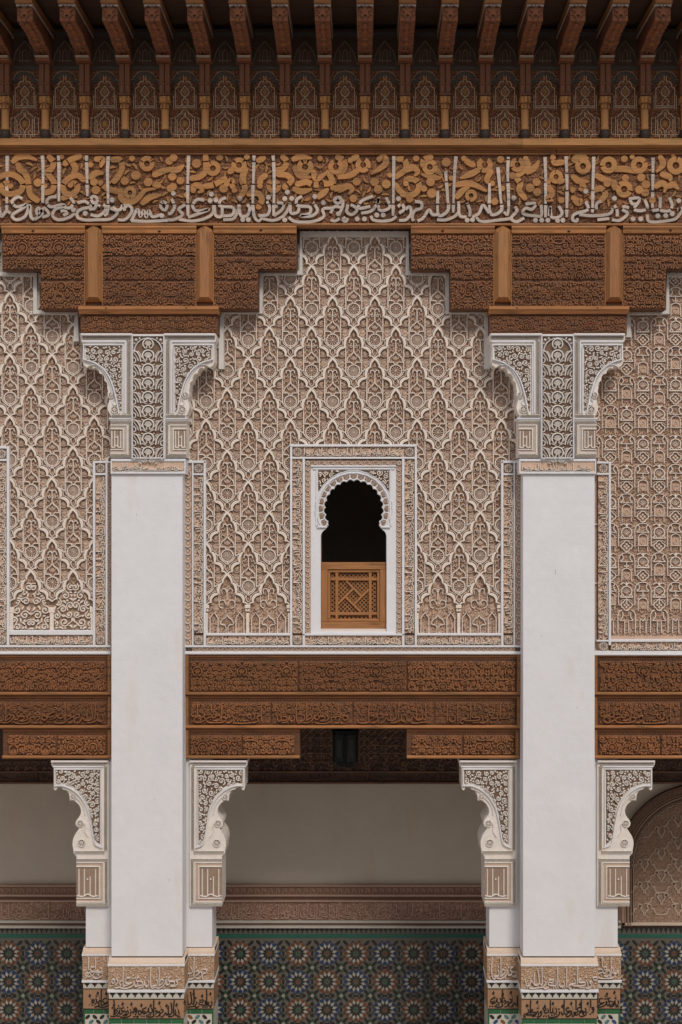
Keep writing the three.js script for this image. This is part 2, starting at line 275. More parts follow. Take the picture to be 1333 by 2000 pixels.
function palmette(r, x, y, R, d0, d1, col, n = 7) { // fan of leaflets under a hoop
  r.ribbon(arc(x, y, R, R, 150, 390, 14), R * .26, d0, d1, col, { cap: false, top: .7 });
  for (let i = 0; i < n; i++) { const a = (200 + 140 * i / (n - 1)) * Math.PI / 180; r.ribbon([[x + R * .12 * Math.cos(a), y + R * .45 + R * .1 * Math.sin(a)], [x + R * .72 * Math.cos(a), y + R * .12 + R * .78 * Math.sin(a)]], (t) => R * (.07 + .17 * t), d0, d1 * .85, col, { cap: false }); }
  for (const s of [-1, 1]) r.ribbon(curve([[x + s * R * .9, y + R * .45], [x + s * R * .55, y + R * .85], [x + s * R * .2, y + R * .65], [x + s * R * .35, y + R * .4]], 3), R * .2, d0, d1, col, { cap: false });
}
// ---------- the setting: court, gallery, rooms ----------
const big = (z) => new Rel(z);
const worldBox = (x0, y0, z0, x1, y1, z1, col) => { // metres
  const r = new Rel(0); r.k = 1; r.l = true; r.box(x0, -y1, x1, -y0, z0, z1, col); return r;
};
const PAVE = [.52, .49, .45];
struct('courtyard_floor', worldBox(-30, -.3, -30, 30, 0, 30, PAVE), M.stone);
thing('courtyard_wall', 'tall plain ochre plaster wall closing the far side of the court behind the camera', 'wall', null, (t) => { part(t, 'wall', worldBox(-11, 0, 15.4, 11, 9.2, 15.9, [.60, .50, .42]), M.plaster); });
for (const s of [-1, 1]) thing('courtyard_wall', s < 0 ? 'plain ochre plaster wall closing the left side of the court' : 'plain ochre plaster wall closing the right side of the court', 'wall', null, (t) => { part(t, 'wall', worldBox(s < 0 ? -10.6 : 10.1, 0, 1.5, s < 0 ? -10.1 : 10.6, 9.2, 15.9, [.60, .50, .42]), M.plaster); });
const BZ = -2.6, PLA = [.70, .63, .54];
const GB = new Rel(BZ);
struct('gallery_wall', worldBox(-11, 0, BZ - .4, 11, 4.7, BZ, PLA), M.plaster);
for (const s of [-1, 1]) struct('gallery_end_wall_' + (s < 0 ? 'left' : 'right'), worldBox(s < 0 ? -11 : 10.6, 0, BZ + .004, s < 0 ? -10.6 : 11, 4.6, -.46, PLA), M.plaster);
struct('gallery_ceiling', worldBox(-11, 4.7, BZ - .4, 11, 4.95, -.05, [.10, .05, .03]), M.wood);
// upper wall behind the carved stucco, with the opening of the window, and the dark cell behind it
const UPY = (py) => H + (VY - py) * S, UPX = (px) => (px - VX) * S;
{
  const r = new Rel(0);
  const y0 = 40, y1 = 1277, w = [618, 922, 766, 1238];
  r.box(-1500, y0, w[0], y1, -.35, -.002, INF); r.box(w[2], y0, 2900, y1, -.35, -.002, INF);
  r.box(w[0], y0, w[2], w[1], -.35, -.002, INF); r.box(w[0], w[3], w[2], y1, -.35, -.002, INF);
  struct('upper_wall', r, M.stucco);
  const d = [.50, .44, .38], c = new Rel(0); // room behind
  c.box(480, 700, 900, 712, -3.2, -.352, d); c.box(480, 1300, 900, 1312, -3.2, -.352, d); c.box(468, 700, 480, 1312, -3.2, -.352, d); c.box(900, 700, 912, 1312, -3.2, -.352, d); c.box(480, 712, 900, 1300, -3.3, -3.2, d);
  struct('dark_room', c, M.stone);
}
// ---------- carved stucco of the upper wall ----------
const PX = 82.2, PY = 120.1;
const lobeR = [...curve([[0, 1], [4.4, 5], [8, 11], [9.2, 18]], 3), ...curve([[13.6, 20], [16.8, 27], [17.4, 34], [15.2, 40]], 3), ...curve([[21, 39.2], [27.6, 42], [31.8, 48.5], [31.4, 56]], 3), [35.5, 55.6], [41.1, 60]];
const outR = [[0, -4.5], ...curve([[5.5, .5], [11, 7.5], [12.4, 14], [17, 16.5], [21.5, 25], [22.2, 34.6], [28, 36], [35, 42], [37, 50.5], [41.1, 55]], 2)];
const OUT = [...mir(outR).reverse().slice(0, -1), ...outR];
const both = (r, pts, ...a) => { r.ribbon(pts, ...a); r.ribbon(mir(pts), ...a); };
function lobedArch() {
  const r = new Rel(0, true);
  const cres = (p, m, lo = 2.3) => both(r, p, (t) => lo + m * Math.sin(Math.PI * clamp(t, .02, .98)), .0, .044, RIB, { top: .82 });
  const tip = curve([[-9.2, 18.5], [-8, 11], [-4.4, 5], [0, 1], [4.4, 5], [8, 11], [9.2, 18.5]], 3); r.ribbon(tip, (t) => 3.4 + 1.8 * Math.sin(Math.PI * t), .0, .044, RIB, { top: .82 });
  cres(curve([[9.2, 17.5], [13.6, 20], [16.8, 27], [17.4, 34], [15.2, 40]], 4), 3.9); cres(curve([[15.6, 39.2], [21, 39.2], [27.6, 42], [31.8, 48.5], [31.4, 56]], 4), 4.4);
  both(r, [[30.6, 55.4], [35.5, 55.6], [41.1, 60.4]], 2.8, .0, .043, RIB, { top: .8 });
  r.ribbon(OUT, 1.8, .004, .028, mixc(INF, RIB, .7), { cap: false });
  return r.geo();
}
function tracery(v) {
  const r = new Rel(0, true), a = .002, b = .032, c = RIB;
  both(r, [[15.6, 39], [15.6, 88]], 2.6, a, b, c); both(r, arc(22.4, 49.5, 8, 8, -75, 255, 14), 1.3, a, b * .7, mixc(INF, RIB, .55)); both(r, arc(23, 71, 8.8, 8.8, 0, 340, 14), 1.2, a, b * .6, mixc(INF, RIB, .45)); both(r, curve([[4, 30], [7, 36], [10, 34], [12, 41]], 3), 1.4, a, b * .8, mixc(INF, RIB, .7)); both(r, curve([[5, 47], [10, 44], [12, 50]], 3), 1.4, a, b * .8, mixc(INF, RIB, .6)); both(r, curve([[3, 62], [6, 58], [4, 54]], 3), 1.4, a, b * .8, mixc(INF, RIB, .6));
  both(r, curve([[0, 27], [3, 23.5], [7, 24], [8.6, 29.5]], 3), 2.6, a, b, c);
  r.ribbon([[0, 26], [0, 47]], 2.6, a, b, c);
  both(r, curve([[0, 46], [2.5, 51], [7.5, 55], [12, 60], [13, 66]], 3), 2.6, a, b, c);
  both(r, [[15, 67.5], [5, 67.5], [2.6, 71.5]], 2.6, a, b, c);
  if (v) both(r, arc(5, 37, 2.1, 2.1, 0, 360, 8), 1.4, a, b, c);
  both(r, curve([[1.2, 100], [6, 97], [12, 92], [17, 84.5], [24, 81]], 3), 2.6, a, b, c);
  both(r, curve([[1, 99], [4, 104], [4.6, 110]], 3), 1.8, a, b * .8, c);
  r.ribbon([[0, 95.5], [0, 102]], 3, a, b, c);
  r.flat([[0, 7], [2.3, 12], [2, 18], [-2, 18], [-2.3, 12]], a, .018, mul(INF, .8)); // the leaf under the tip
  return r.geo();
}
function rosette(n) {
  const r = new Rel(0, true), c = mul(RIB, .97);
  r.ribbon(arc(0, 0, 11.6, 11.6, 0, 360 - 15, 23), 2.9, .002, .030, c, { closed: true });
  for (let i = 0; i < n; i++) { const a = i / n * Math.PI * 2; r.ribbon([[2 * Math.cos(a), 2 * Math.sin(a)], [9.6 * Math.cos(a), 9.6 * Math.sin(a)]], (t) => .7 + 1.5 * t, .0, .019, mixc(INF, RIB, .35), { cap: false }); }
  r.dome(0, 0, 2.4, .006, .021, mixc(INF, RIB, .5), 8);
  return r.geo();
}
const G = { arch: lobedArch(), tr: [tracery(0), tracery(1)], ro: [rosette(16), rosette(20), rosette(12)] };
const dmap = (() => { // distance from the ribs over half a cell, one value a pixel
  const L = [lobeR, lobeR.map(([x, y]) => [82.2 - x, y]), lobeR.map(([x, y]) => [41.1 - x, y + 60]), lobeR.map(([x, y]) => [41.1 - x, y - 60.05]), lobeR.map(([x, y]) => [x, y + 120.1])], Tq = [[[15.6, 39], [15.6, 88]], curve([[0, 46], [2.5, 51], [7.5, 55], [12, 60], [13, 66]], 3), [[15, 67.5], [3, 67.5]], arc(0, 84.3, 11.6, 11.6, -90, 90, 12), [[0, 26], [0, 47]], curve([[1.2, 100], [6, 97], [12, 92], [17, 84.5], [24, 81]], 3)], TT = [...Tq, ...Tq.map((p) => p.map(([x, y]) => [41.1 - x, y + 60])), ...Tq.map((p) => p.map(([x, y]) => [41.1 - x, y - 60.05]))];
  const seg = (x, y, P) => { let m = 99; for (let i = 1; i < P.length; i++) { const [ax, ay] = P[i - 1], [bx, by] = P[i], t = clamp(((x - ax) * (bx - ax) + (y - ay) * (by - ay)) / ((bx - ax) ** 2 + (by - ay) ** 2 || 1), 0, 1); m = Math.min(m, Math.hypot(x - ax - t * (bx - ax), y - ay - t * (by - ay))); } return m; };
  const A = new Float32Array(84 * 242), B = new Float32Array(84 * 242); for (let j = 0; j < 242; j++) for (let i = 0; i < 84; i++) { A[j * 84 + i] = Math.min(...L.map((p) => seg(i / 2, j / 2, p))); B[j * 84 + i] = Math.min(...TT.map((p) => seg(i / 2, j / 2, p))); }
  return (e, dy) => { const k = Math.min(240, Math.round(dy * 2)) * 84 + Math.min(83, Math.round(e * 2)); return [A[k], B[k]]; };
})();
function sebkaInfill(x, y, ax, ay) {
  { const e = Math.abs(mod(x - ax + PX / 2, PX) - PX / 2), [dl, dt] = dmap(e, mod(y - ay, PY)), n = N(x * .21, y * .21 + 70); if (dl > 2.9 && dl < 4.4 && n > -.1) return [-.036, HOLE]; if (dt > 1.4 && dt < 2.9 && n > .1) return [-.034, HOLE]; }  // grooves beside ribs and tracery: sunk, and their shade painted in as well
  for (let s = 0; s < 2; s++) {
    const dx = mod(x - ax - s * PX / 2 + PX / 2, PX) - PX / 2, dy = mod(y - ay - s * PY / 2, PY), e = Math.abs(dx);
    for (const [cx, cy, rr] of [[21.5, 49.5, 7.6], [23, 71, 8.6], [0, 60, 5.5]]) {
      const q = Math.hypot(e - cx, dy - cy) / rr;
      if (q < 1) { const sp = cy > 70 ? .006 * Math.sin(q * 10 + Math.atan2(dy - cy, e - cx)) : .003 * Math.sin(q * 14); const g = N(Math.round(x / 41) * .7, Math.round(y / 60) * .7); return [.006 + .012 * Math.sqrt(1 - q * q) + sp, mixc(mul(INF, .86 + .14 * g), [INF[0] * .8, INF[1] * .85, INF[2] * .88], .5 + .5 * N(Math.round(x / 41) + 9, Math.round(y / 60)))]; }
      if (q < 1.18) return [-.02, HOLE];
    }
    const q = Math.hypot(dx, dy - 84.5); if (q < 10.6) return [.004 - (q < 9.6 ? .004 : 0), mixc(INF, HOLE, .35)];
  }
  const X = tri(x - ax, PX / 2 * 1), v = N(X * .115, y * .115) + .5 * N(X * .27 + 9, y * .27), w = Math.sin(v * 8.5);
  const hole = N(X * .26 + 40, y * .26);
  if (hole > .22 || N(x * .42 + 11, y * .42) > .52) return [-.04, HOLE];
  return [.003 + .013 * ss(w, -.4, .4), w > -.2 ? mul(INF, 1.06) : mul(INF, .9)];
}
// one bay of net pattern: keep(x, y) says where the panel reaches
function sebkaBay(t, ax, ay, box, keep, archKeep, rows) {
  const r = new Rel(0), [x0, y0, x1, y1] = box;
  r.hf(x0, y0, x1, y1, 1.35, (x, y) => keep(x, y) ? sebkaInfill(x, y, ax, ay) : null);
  const ground = part(t, 'pierced_ground', r, M.stucco); ground.userData.kind = 'stuff';
  const k0 = Math.floor((x0 - ax) / PX) - 1, k1 = Math.ceil((x1 - ax) / PX) + 1; let n = 0;
  for (let j = rows[0]; j <= rows[1]; j++) for (let i = k0; i <= k1; i++) {
    const x = ax + (i + (mod(j, 2) ? .5 : 0)) * PX, y = ay + j * PY / 2; n++;
    const wob = .35; const jx = x + (rnd() - .5) * wob, jy = y + (rnd() - .5) * wob;
    if (archKeep(x, y, 42, 0, 62)) piece(t, 'lobed_arch', G.arch, M.stucco, jx, jy, 0, S);
    if (j < rows[1] && archKeep(x, y, 17, 20, 100)) piece(t, 'tracery', G.tr[rnd() < .5 ? 0 : 1], M.stucco, jx, jy, 0, S);
    if (j < rows[1] && archKeep(x, y, 13, 72, 97)) piece(t, 'rosette', G.ro[Math.floor(rnd() * 3)], M.stucco, jx, jy + 84.3, 0, S);
  }
}
// a cell is drawn when its box touches the panel
const touch = (keep) => (x, y, w, a, b) => { for (const fx of [-.8, 0, .8]) for (const fy of [a, (a + b) / 2, b]) if (keep(x + fx * w, y + fy)) return true; return false; };
// bands of lettering and border strips
function stripGround(r, x0, y0, x1, y1) { r.box(x0, y0, x1, y1, -.001, .032, mul(INF, .95)); }
function holesStrip(r, x0, y0, x1, y1, seed) { r.hf(x0, y0, x1, y1, 1.5, (x, y) => { const v = N(x * .3 + seed, y * .3); return v > .58 ? [.027, HOLE] : [.046 + .004 * ss(N(x * .2 + seed, y * .2), -.2, .2), mixc(INF, RIB, .12)]; }); }
function inscription(t, x0, y0, x1, y1, from, label) {
  const g = new Rel(0); g.box(x0, y0, x1, y1, -.001, .026, HOLE); holesStrip(g, x0 + .3, y0 + .3, x1 - .3, y1 - .3, from * .37);
  const p = part(t, 'inscription_band', g, M.stucco, label); const l = new Rel(0);
  if (x1 - x0 > y1 - y0) bandH(l, x0 + 1, y0 + 1.2, x1 - 1, y1 - 1.2, from, .045, .072, RIB, 2.1, 2.2); else bandV(l, x0 + 1.2, y0 + 1, x1 - 1.2, y1 - 1, from, .045, .072, RIB, 2.1, 2.2);
  part(p, 'lettering', l, M.stucco);
}
function scallops(t, x0, y0, x1, y1) { // overlapping leaf border
  const g = new Rel(0); g.box(x0, y0, x1, y1, -.001, .047, mul(INF, .85)); const vert = y1 - y0 > x1 - x0, w = vert ? x1 - x0 : y1 - y0, L = vert ? y1 - y0 : x1 - x0, n = Math.round(L / (w * .95));
  const l = new Rel(0), q = (u, v) => vert ? [x0 + v, y0 + u] : [x0 + u, y0 + v];
  for (let i = 0; i < n; i++) { const u = (i + .5) / n * L, f = i % 2 ? 0 : 1, path = arc(0, 0, 1, 1, 200, 430, 9).map(([a, b]) => q(u + a * w * .42, w * .5 + (f ? b : -b) * w * .36)); l.ribbon(path, w * .15, .047, .064, mixc(INF, RIB, .6), { cap: false }); const c = q(u, w * .5); l.dome(c[0], c[1], w * .17, .047, .057, mixc(INF, RIB, .25), 6); }
  const p = part(t, 'border_strip', g, M.stucco); part(p, 'leaf_scallops', l, M.stucco);
}
function knot(t, x0, y0, x1, y1) { // square star knot where bands meet
  const g = new Rel(0); g.box(x0, y0, x1, y1, -.001, .046, mul(INF, .62)); const cx = (x0 + x1) / 2, cy = (y0 + y1) / 2, a = (x1 - x0) / 2 * .84, l = new Rel(0);
  for (const tt of [0, 45]) l.ribbon(arc(cx, cy, a, a, tt, tt + 270, 3), 1.3, .046, .07, RIB, { closed: true });
  for (let i = 0; i < 8; i++) { const q = i * Math.PI / 4 + .39; l.ribbon([[cx + a * .25 * Math.cos(q), cy + a * .25 * Math.sin(q)], [cx + a * 1.02 * Math.cos(q), cy + a * 1.02 * Math.sin(q)]], 1.1, .046, .07, RIB); }
  const p = part(t, 'knot_tile', g, M.stucco); part(p, 'star_knot', l, M.stucco);
}
const fillet = (r, x0, y0, x1, y1) => r.box(x0, y0, x1, y1, -.001, .074, WHT, .7);

// centre bay
const stepC = [[440, 930], [440, 617], [517, 617], [517, 541], [595, 541], [595, 467], [796, 467], [796, 541], [868, 541], [868, 617], [945, 617], [945, 930]];
const inC = (x, y) => {
  if (x < 362 || x > 1018 || y < 440 || y > 1238) return false;
  if (x > 566 && x < 814 && y > 868) return false;
  if ((x < 402 || x > 978) && y > 905) return false;
  if (y < 610 && (x < 505 || x > 880)) return false; if (y < 530 && (x < 583 || x > 802)) return false; if (y < 452) return false;
  return true;
};
thing('carved_stucco_wall', 'carved stucco wall of lobed arches in the middle bay, around the arched window', 'stucco wall', null, (t) => {
  sebkaBay(t, 691.4, 520.3, [362, 440, 1018, 1238], inC, touch(inC), [-3, 10]);
  // arcade along the foot
  const foot = (x0, x1, cols) => {
    for (const cx of cols) { const r = new Rel(0); r.box(cx - 3, 1197, cx + 3, 1236, -.001, .040, RIB, 1); r.box(cx - 5.5, 1181, cx + 5.5, 1188, -.001, .046, RIB, 1); r.dome(cx - 2.3, 1192, 3, .02, .046, RIB, 8); r.dome(cx + 2.3, 1192, 3, .02, .046, RIB, 8); part(t, 'little_column', r, M.stucco); }
    for (let i = 0; i < cols.length - 1; i++) {
      const a = cols[i], b = cols[i + 1], c = (a + b) / 2, r = new Rel(0);
      for (const s of [-1, 1]) { const m = (p) => p.map(([x, y]) => [c + s * x, y]);
        r.ribbon(m([[33, 1236], [33, 1207], [25, 1196], [17.5, 1207], [17.5, 1236]]), 2.4, .002, .030, RIB);
        r.ribbon(m([[16, 1160], [16, 1176]]), 2, .002, .026, RIB); r.ribbon(m(curve([[2, 1180], [7, 1172], [14, 1174], [15, 1184], [9, 1188]], 3)), 2, .002, .026, RIB);
        r.ribbon(m(curve([[0, 1201], [3, 1206], [8, 1209], [12, 1215], [12, 1219], [4, 1221], [2, 1225]], 3)), 2, .002, .026, RIB); r.ribbon(m([[2, 1225], [2, 1236]]), 1.8, .002, .026, RIB);
        r.ribbon(m(curve([[1, 1156], [4, 1150], [10, 1151], [9, 1160]], 3)), 1.9, .002, .026, RIB); }
      r.ribbon([[c, 1150], [c, 1172]], 2.4, .002, .026, RIB); part(t, 'foot_arcade', r, M.stucco);
    }
  };
  foot(403, 568, [404, 484.5, 566]); foot(813, 977, [815, 896, 976]);
  // frames and bands
  for (const s of [-1, 1]) {
    const X = (x) => s < 0 ? x : 2 * 691 - x, F = (r, a, b, c, d) => fillet(r, Math.min(X(a), X(c)), b, Math.max(X(a), X(c)), d);
    const q = (f, a, b, c, d, ...o) => f(t, Math.min(X(a), X(c)), b, Math.max(X(a), X(c)), d, ...o);
    const r = new Rel(0); F(r, 377, 905, 380, 1263); F(r, 399.5, 901, 404, 1259.3); F(r, 361, 900, 403.9, 905); F(r, 379.7, 925, 399.6, 928.5);
    F(r, 567.6, 871, 572, 1259.3); F(r, 592, 896.5, 596.8, 1259.3);
    F(r, 404, 1236, 567.6, 1240.2); part(t, 'fillet', r, M.plaster);
    q(inscription, 380, 929, 399.5, 1236, s < 0 ? 150 : 820); q(inscription, 572, 897, 592, 1236, s < 0 ? 430 : 90);
    q(scallops, 361, 905, 377, 1263); q(scallops, 597, 910, 607.5, 1236);
    q(knot, 380, 905.5, 399.5, 924.6); q(knot, 380, 1240, 399.5, 1259); q(knot, 572, 873, 592, 893); q(knot, 572, 1240, 592, 1259);
    q(knot, 597, 899.5, 607.5, 910);
    q(inscription, 404, 1240.5, 567.4, 1259, s < 0 ? 250 : 640);
  }
  const r = new Rel(0); fillet(r, 567.6, 868.5, 814.4, 873.2); fillet(r, 572, 893, 810, 896.8); fillet(r, 361, 1259.3, 1019, 1263); r.box(361, 1271, 1019, 1277, -.001, .08, WHT, 1.5); fillet(r, 592.2, 1236.2, 789.8, 1240.2); part(t, 'fillet', r, M.plaster);
  inscription(t, 592.2, 873.4, 789.8, 893, 760, 'short inscription over the window'); inscription(t, 596.8, 1240.4, 785.2, 1259, 330);
  scallops(t, 607.5, 899.5, 774.5, 909); scallops(t, 377, 1263, 1005, 1271);
  // plain moulded edge that follows the steps of the woodwork
  const e = new Rel(0), mo = (pts) => { e.ribbon(pts, 14, -.001, .07, [.70, .67, .63], { top: .72 }); };
  mo([[434, 722], [434, 610.5], [511, 610.5], [511, 535], [589, 535], [589, 459], [796, 459], [796, 535], [874, 535], [874, 610.5], [951, 610.5], [951, 722]]);
  part(t, 'stepped_edge', e, M.plaster);
});
// left bay
const inL = (x, y) => !(x < -250 || x > 222 || y < (x < 0 ? 456 : 526) || y > 1232 || (x > 88 && y < 600) || (x > 162 && y < 640) || (x > 186 && y > 902) || (x < 22 && y > 868));
thing('carved_stucco_wall', 'carved stucco wall of lobed arches in the left bay, left of the pillars', 'stucco wall', null, (t) => {
  sebkaBay(t, 62.4, 1114, [-250, 456, 222, 1232], inL, touch(inL), [-12, 0]);
  for (const cx of [103, 183, 24]) { const r = new Rel(0); r.box(cx - 4, 1196, cx + 4, 1230, -.001, .040, RIB, 1); r.box(cx - 6, 1186, cx + 6, 1197, -.001, .046, RIB, 1.5); part(t, 'little_column', r, M.stucco); }
  for (const c of [62.6, 144.2]) { // scroll foliage under the last arches
    const r = new Rel(0), ins = (x, y) => { const e = Math.abs(x - c), u = y - 1114; return e < 36 && (u > 70 || (u > 24 && e < 12 + (u - 24) * .5)); }; scrollFill(r, ins, c - 37, 1136, c + 37, 1229, { R: 8.5, w: 2.8, d0: .002, d1: .034, col: RIB, cx: c, P: 74 });
    part(t, 'scroll_foliage', r, M.stucco);
  }
  const r = new Rel(0); fillet(r, 184.5, 901, 189, 1259); fillet(r, 209, 905, 213, 1263); fillet(r, 189, 901, 219, 905); fillet(r, 189, 924.5, 209, 928.5); fillet(r, 17, 872, 22, 1259); fillet(r, -250, 872, 16.9, 877); fillet(r, -250, 897, 16.9, 901); r.box(-250, 901.2, -3.4, 1258.8, -.002, .05, WHT, 1);
  fillet(r, 22, 1230, 184.5, 1239); fillet(r, -300, 1259, 219, 1263); r.box(-340, 1271, 219, 1277, -.001, .08, WHT, 1.5); part(t, 'fillet', r, M.plaster);
  inscription(t, 189, 928.5, 209, 1239, 600); inscription(t, -3, 901, 16.9, 1239, 300); inscription(t, 22, 1239.5, 184.4, 1259, 950);
  knot(t, 189, 905, 209, 924.4); knot(t, 189, 1239.3, 209, 1258.8); knot(t, -3, 877.2, 16.9, 896.9); knot(t, -3, 1239.3, 16.9, 1258.8);
  scallops(t, 213, 905, 219, 1263); scallops(t, -250, 1263, 219, 1271); inscription(t, -250, 877.4, -3.2, 896.8, 520);
  const e = new Rel(0), mo = (pts) => { e.ribbon(pts, 14, -.001, .07, [.70, .67, .63], { top: .72 }); };
  mo([[-260, 459], [-2, 459], [-2, 537], [72, 537], [72, 611], [152, 611], [152, 668]]); part(t, 'stepped_edge', e, M.plaster);
});
// right bay: shells and quatrefoils
function shellUnit(v) {
  const r = new Rel(0, true), a = .002, b = .030, c = mul(RIB, 1.02), q = mul(RIB, .97);
  r.ribbon(arc(0, 0, 10, 10, 90 + 30, 90 + 330, 18), 2.6, a, b, c); r.ribbon([[-13, 11], [13, 11]], 3, a, b, c); both(r, curve([[9, 5], [10, 8], [13, 11]], 2), 2.6, a, b, c);
  for (let i = 0; i < 7; i++) { const t = (198 + i * 24) * Math.PI / 180; r.ribbon([[0, 5], [8.2 * Math.cos(t), 1 + 8.2 * Math.sin(t)]], (s) => .6 + 1.5 * s, .0, .018, mixc(INF, RIB, .45), { cap: false }); }
  r.flat([[0, -19], [2.4, -14.5], [1.6, -11], [-1.6, -11], [-2.4, -14.5]], a, b, c);
  const lob = []; for (let i = 0; i < 32; i++) { const t = i / 32 * Math.PI * 2; const R = 8.2 + 2.6 * Math.abs(Math.cos(2 * t)); lob.push([R * Math.cos(t), 26.5 + R * Math.sin(t)]); }
  r.ribbon(lob, 2.3, a, b, c, { closed: true }); for (let i = 0; i < 4; i++) { const t = i * Math.PI / 2; r.flat(arc(3.7 * Math.cos(t), 26.5 + 3.7 * Math.sin(t), 2.6, 2.6, 0, 300, 5), .0, .02, mixc(INF, RIB, .55)); }
  both(r, [[11, 26.5], [15.8, 26.5], [15.8, 4]], 2, a, b, q);
  both(r, curve([[4, 15], [8, 16.5], [11.5, 20]], 3), 1.4, a, b * .7, mixc(INF, RIB, .6)); return r.geo();
}
function nicheUnit(v) { // below a quatrefoil: crossing arches, bell and a little door
  const r = new Rel(0, true), a = .002, b = .028, c = mul(RIB, .98);
  both(r, curve([[0, 0.5], [7, 1.8], [13, 7], [16, 15], [15.8, 22]], 3), 2, a, b, c); both(r, [[15.8, 22], [15.8, 39]], 2, a, b, c); both(r, [[20, 5], [26, 1.5], [31.8, 5]], 2, a, b, c);
  both(r, curve([[9, 4], [6.5, 9], [8, 14], [12, 17.5]], 3), 2.6, a, b, c); r.ribbon([[-12, 18], [12, 18]], 2, a, b, c);
  if (v === 0) { r.ribbon([[-9, 46], [-9, 30], ...arc(0, 29, 9, 8, 180, 360, 8).slice(1, -1), [9, 30], [9, 46]], 2, a, b, c); r.ribbon([[0, 19], [0, 22]], 2.4, a, b, c); r.ribbon([[-11, 44], [11, 44]], 1.8, a, b, c); r.box(-8, 28, 8, 43, -.001, .012, mul(INF, .95)); r.ribbon(curve([[0, 42], [-4.5, 38], [0, 31], [4.5, 38], [0, 42]], 3), 1.5, .01, .022, mixc(INF, RIB, .4)); r.dome(0, 37, 1.8, .01, .02, mixc(INF, RIB, .3), 6); both(r, [[9, 44], [9, 55]], 1.8, a, b, c); }
  else { r.ribbon([[0, 19], [0, 31]], 2.6, a, b, c); r.ribbon([[-9.5, 56], [-9.5, 40], ...arc(0, 39, 9.5, 8, 180, 360, 8).slice(1, -1), [9.5, 40], [9.5, 56]], 2.2, a, b, c); r.box(-8.4, 38, 8.4, 53, -.001, .012, mul(INF, .88)); both(r, curve([[0, 52], [4, 48], [5, 43], [1, 41]], 3), 1.5, .01, .022, mixc(INF, RIB, .4)); for (const s of [-1, 1]) r.dome(s * 3, 27, 2.2, a, b, c, 6); }
  return r.geo();
}
const inR = (x, y) => !(x < 1155 || x > 1480 || y < 520 || y > 1240 || (x < 1296 && y < 606) || (x < 1228 && y < 640) || (x < 1190 && y > 902));
thing('carved_stucco_wall', 'carved stucco wall of small shells and quatrefoils in the right bay', 'stucco wall', null, (t) => {
  const r = new Rel(0), px = 63.7, py = 115, ax = 1223.6, ay = 925;
  r.hf(1155, 520, 1480, 1240, 1.4, (x, y) => { if (!inR(x, y)) return null; const X = tri(x - ax, px), v = N(X * .13 + 50, y * .13) + .5 * N(X * .3, y * .3), w = Math.sin(v * 8); if (N(X * .27 + 20, y * .27) > .17) return [-.04, HOLE]; return [.002 + .012 * ss(w, -.4, .4), w > -.2 ? mul(INF, 1.05) : mul(INF, .88)]; });
  part(t, 'pierced_ground', r, M.stucco).userData.kind = 'stuff';
  const g = shellUnit(0), n = [nicheUnit(0), nicheUnit(1)], tk = touch(inR);
  for (let j = -7; j <= 4; j++) for (let i = -2; i <= 5; i++) { const x = ax + (i + (mod(j, 2) ? .5 : 0)) * px, y = ay + j * py / 2; if (tk(x, y, 14, -16, 34)) piece(t, 'shell_and_quatrefoil', g, M.stucco, x + (rnd() - .5) * .4, y, 0, S); if (j < 4 && tk(x, y, 15, 40, 90)) piece(t, 'crossing_arches', n[rnd() < .6 ? 0 : 1], M.stucco, x, y + 39, 0, S); }
  for (let i = 0; i < 4; i++) { const c = 1223.6 + i * px, q = new Rel(0); for (const s of [-1, 1]) { const m = (p) => p.map(([x, y]) => [c + s * x, y]); q.ribbon(m([[17, 1236], [17, 1203], ...arc(17 - 10, 1203, 10, 12, 0, -80, 6)]), 2.4, .002, .03, RIB); q.ribbon(m([[4, 1236], [4, 1212], [13, 1212], ...curve([[13, 1212], [7.5, 1204], [8, 1195]], 3)]), 2.2, .002, .03, RIB); q.ribbon(m([[26, 1236], [26, 1213], [28, 1208], [31, 1213]]), 2.2, .002, .03, RIB); } q.ribbon([[c, 1168], [c, 1180]], 3, .002, .03, RIB); part(t, 'foot_arcade', q, M.stucco); }
  const f = new Rel(0); fillet(f, 1187, 902, 1191.5, 1259); fillet(f, 1164, 902, 1187, 906); fillet(f, 1164, 924, 1187, 928); fillet(f, 1164, 1249, 1187, 1252); fillet(f, 1191.5, 1248, 1480, 1252.5); f.box(1155, 1273, 1480, 1279, -.001, .08, WHT, 1.5); fillet(f, 1160, 1270, 1480, 1273); part(t, 'fillet', f, M.plaster);
  inscription(t, 1167, 928, 1187, 1249, 40); inscription(t, 1191.5, 1252.5, 1480, 1270, 500); knot(t, 1167, 906, 1187, 924); knot(t, 1167, 1252, 1187, 1270);
  const e = new Rel(0); e.ribbon([[1226, 660], [1226, 611], [1302, 611], [1302, 537], [1480, 537]], 14, -.001, .07, [.70, .67, .63], { top: .72 }); part(t, 'stepped_edge', e, M.plaster);
});
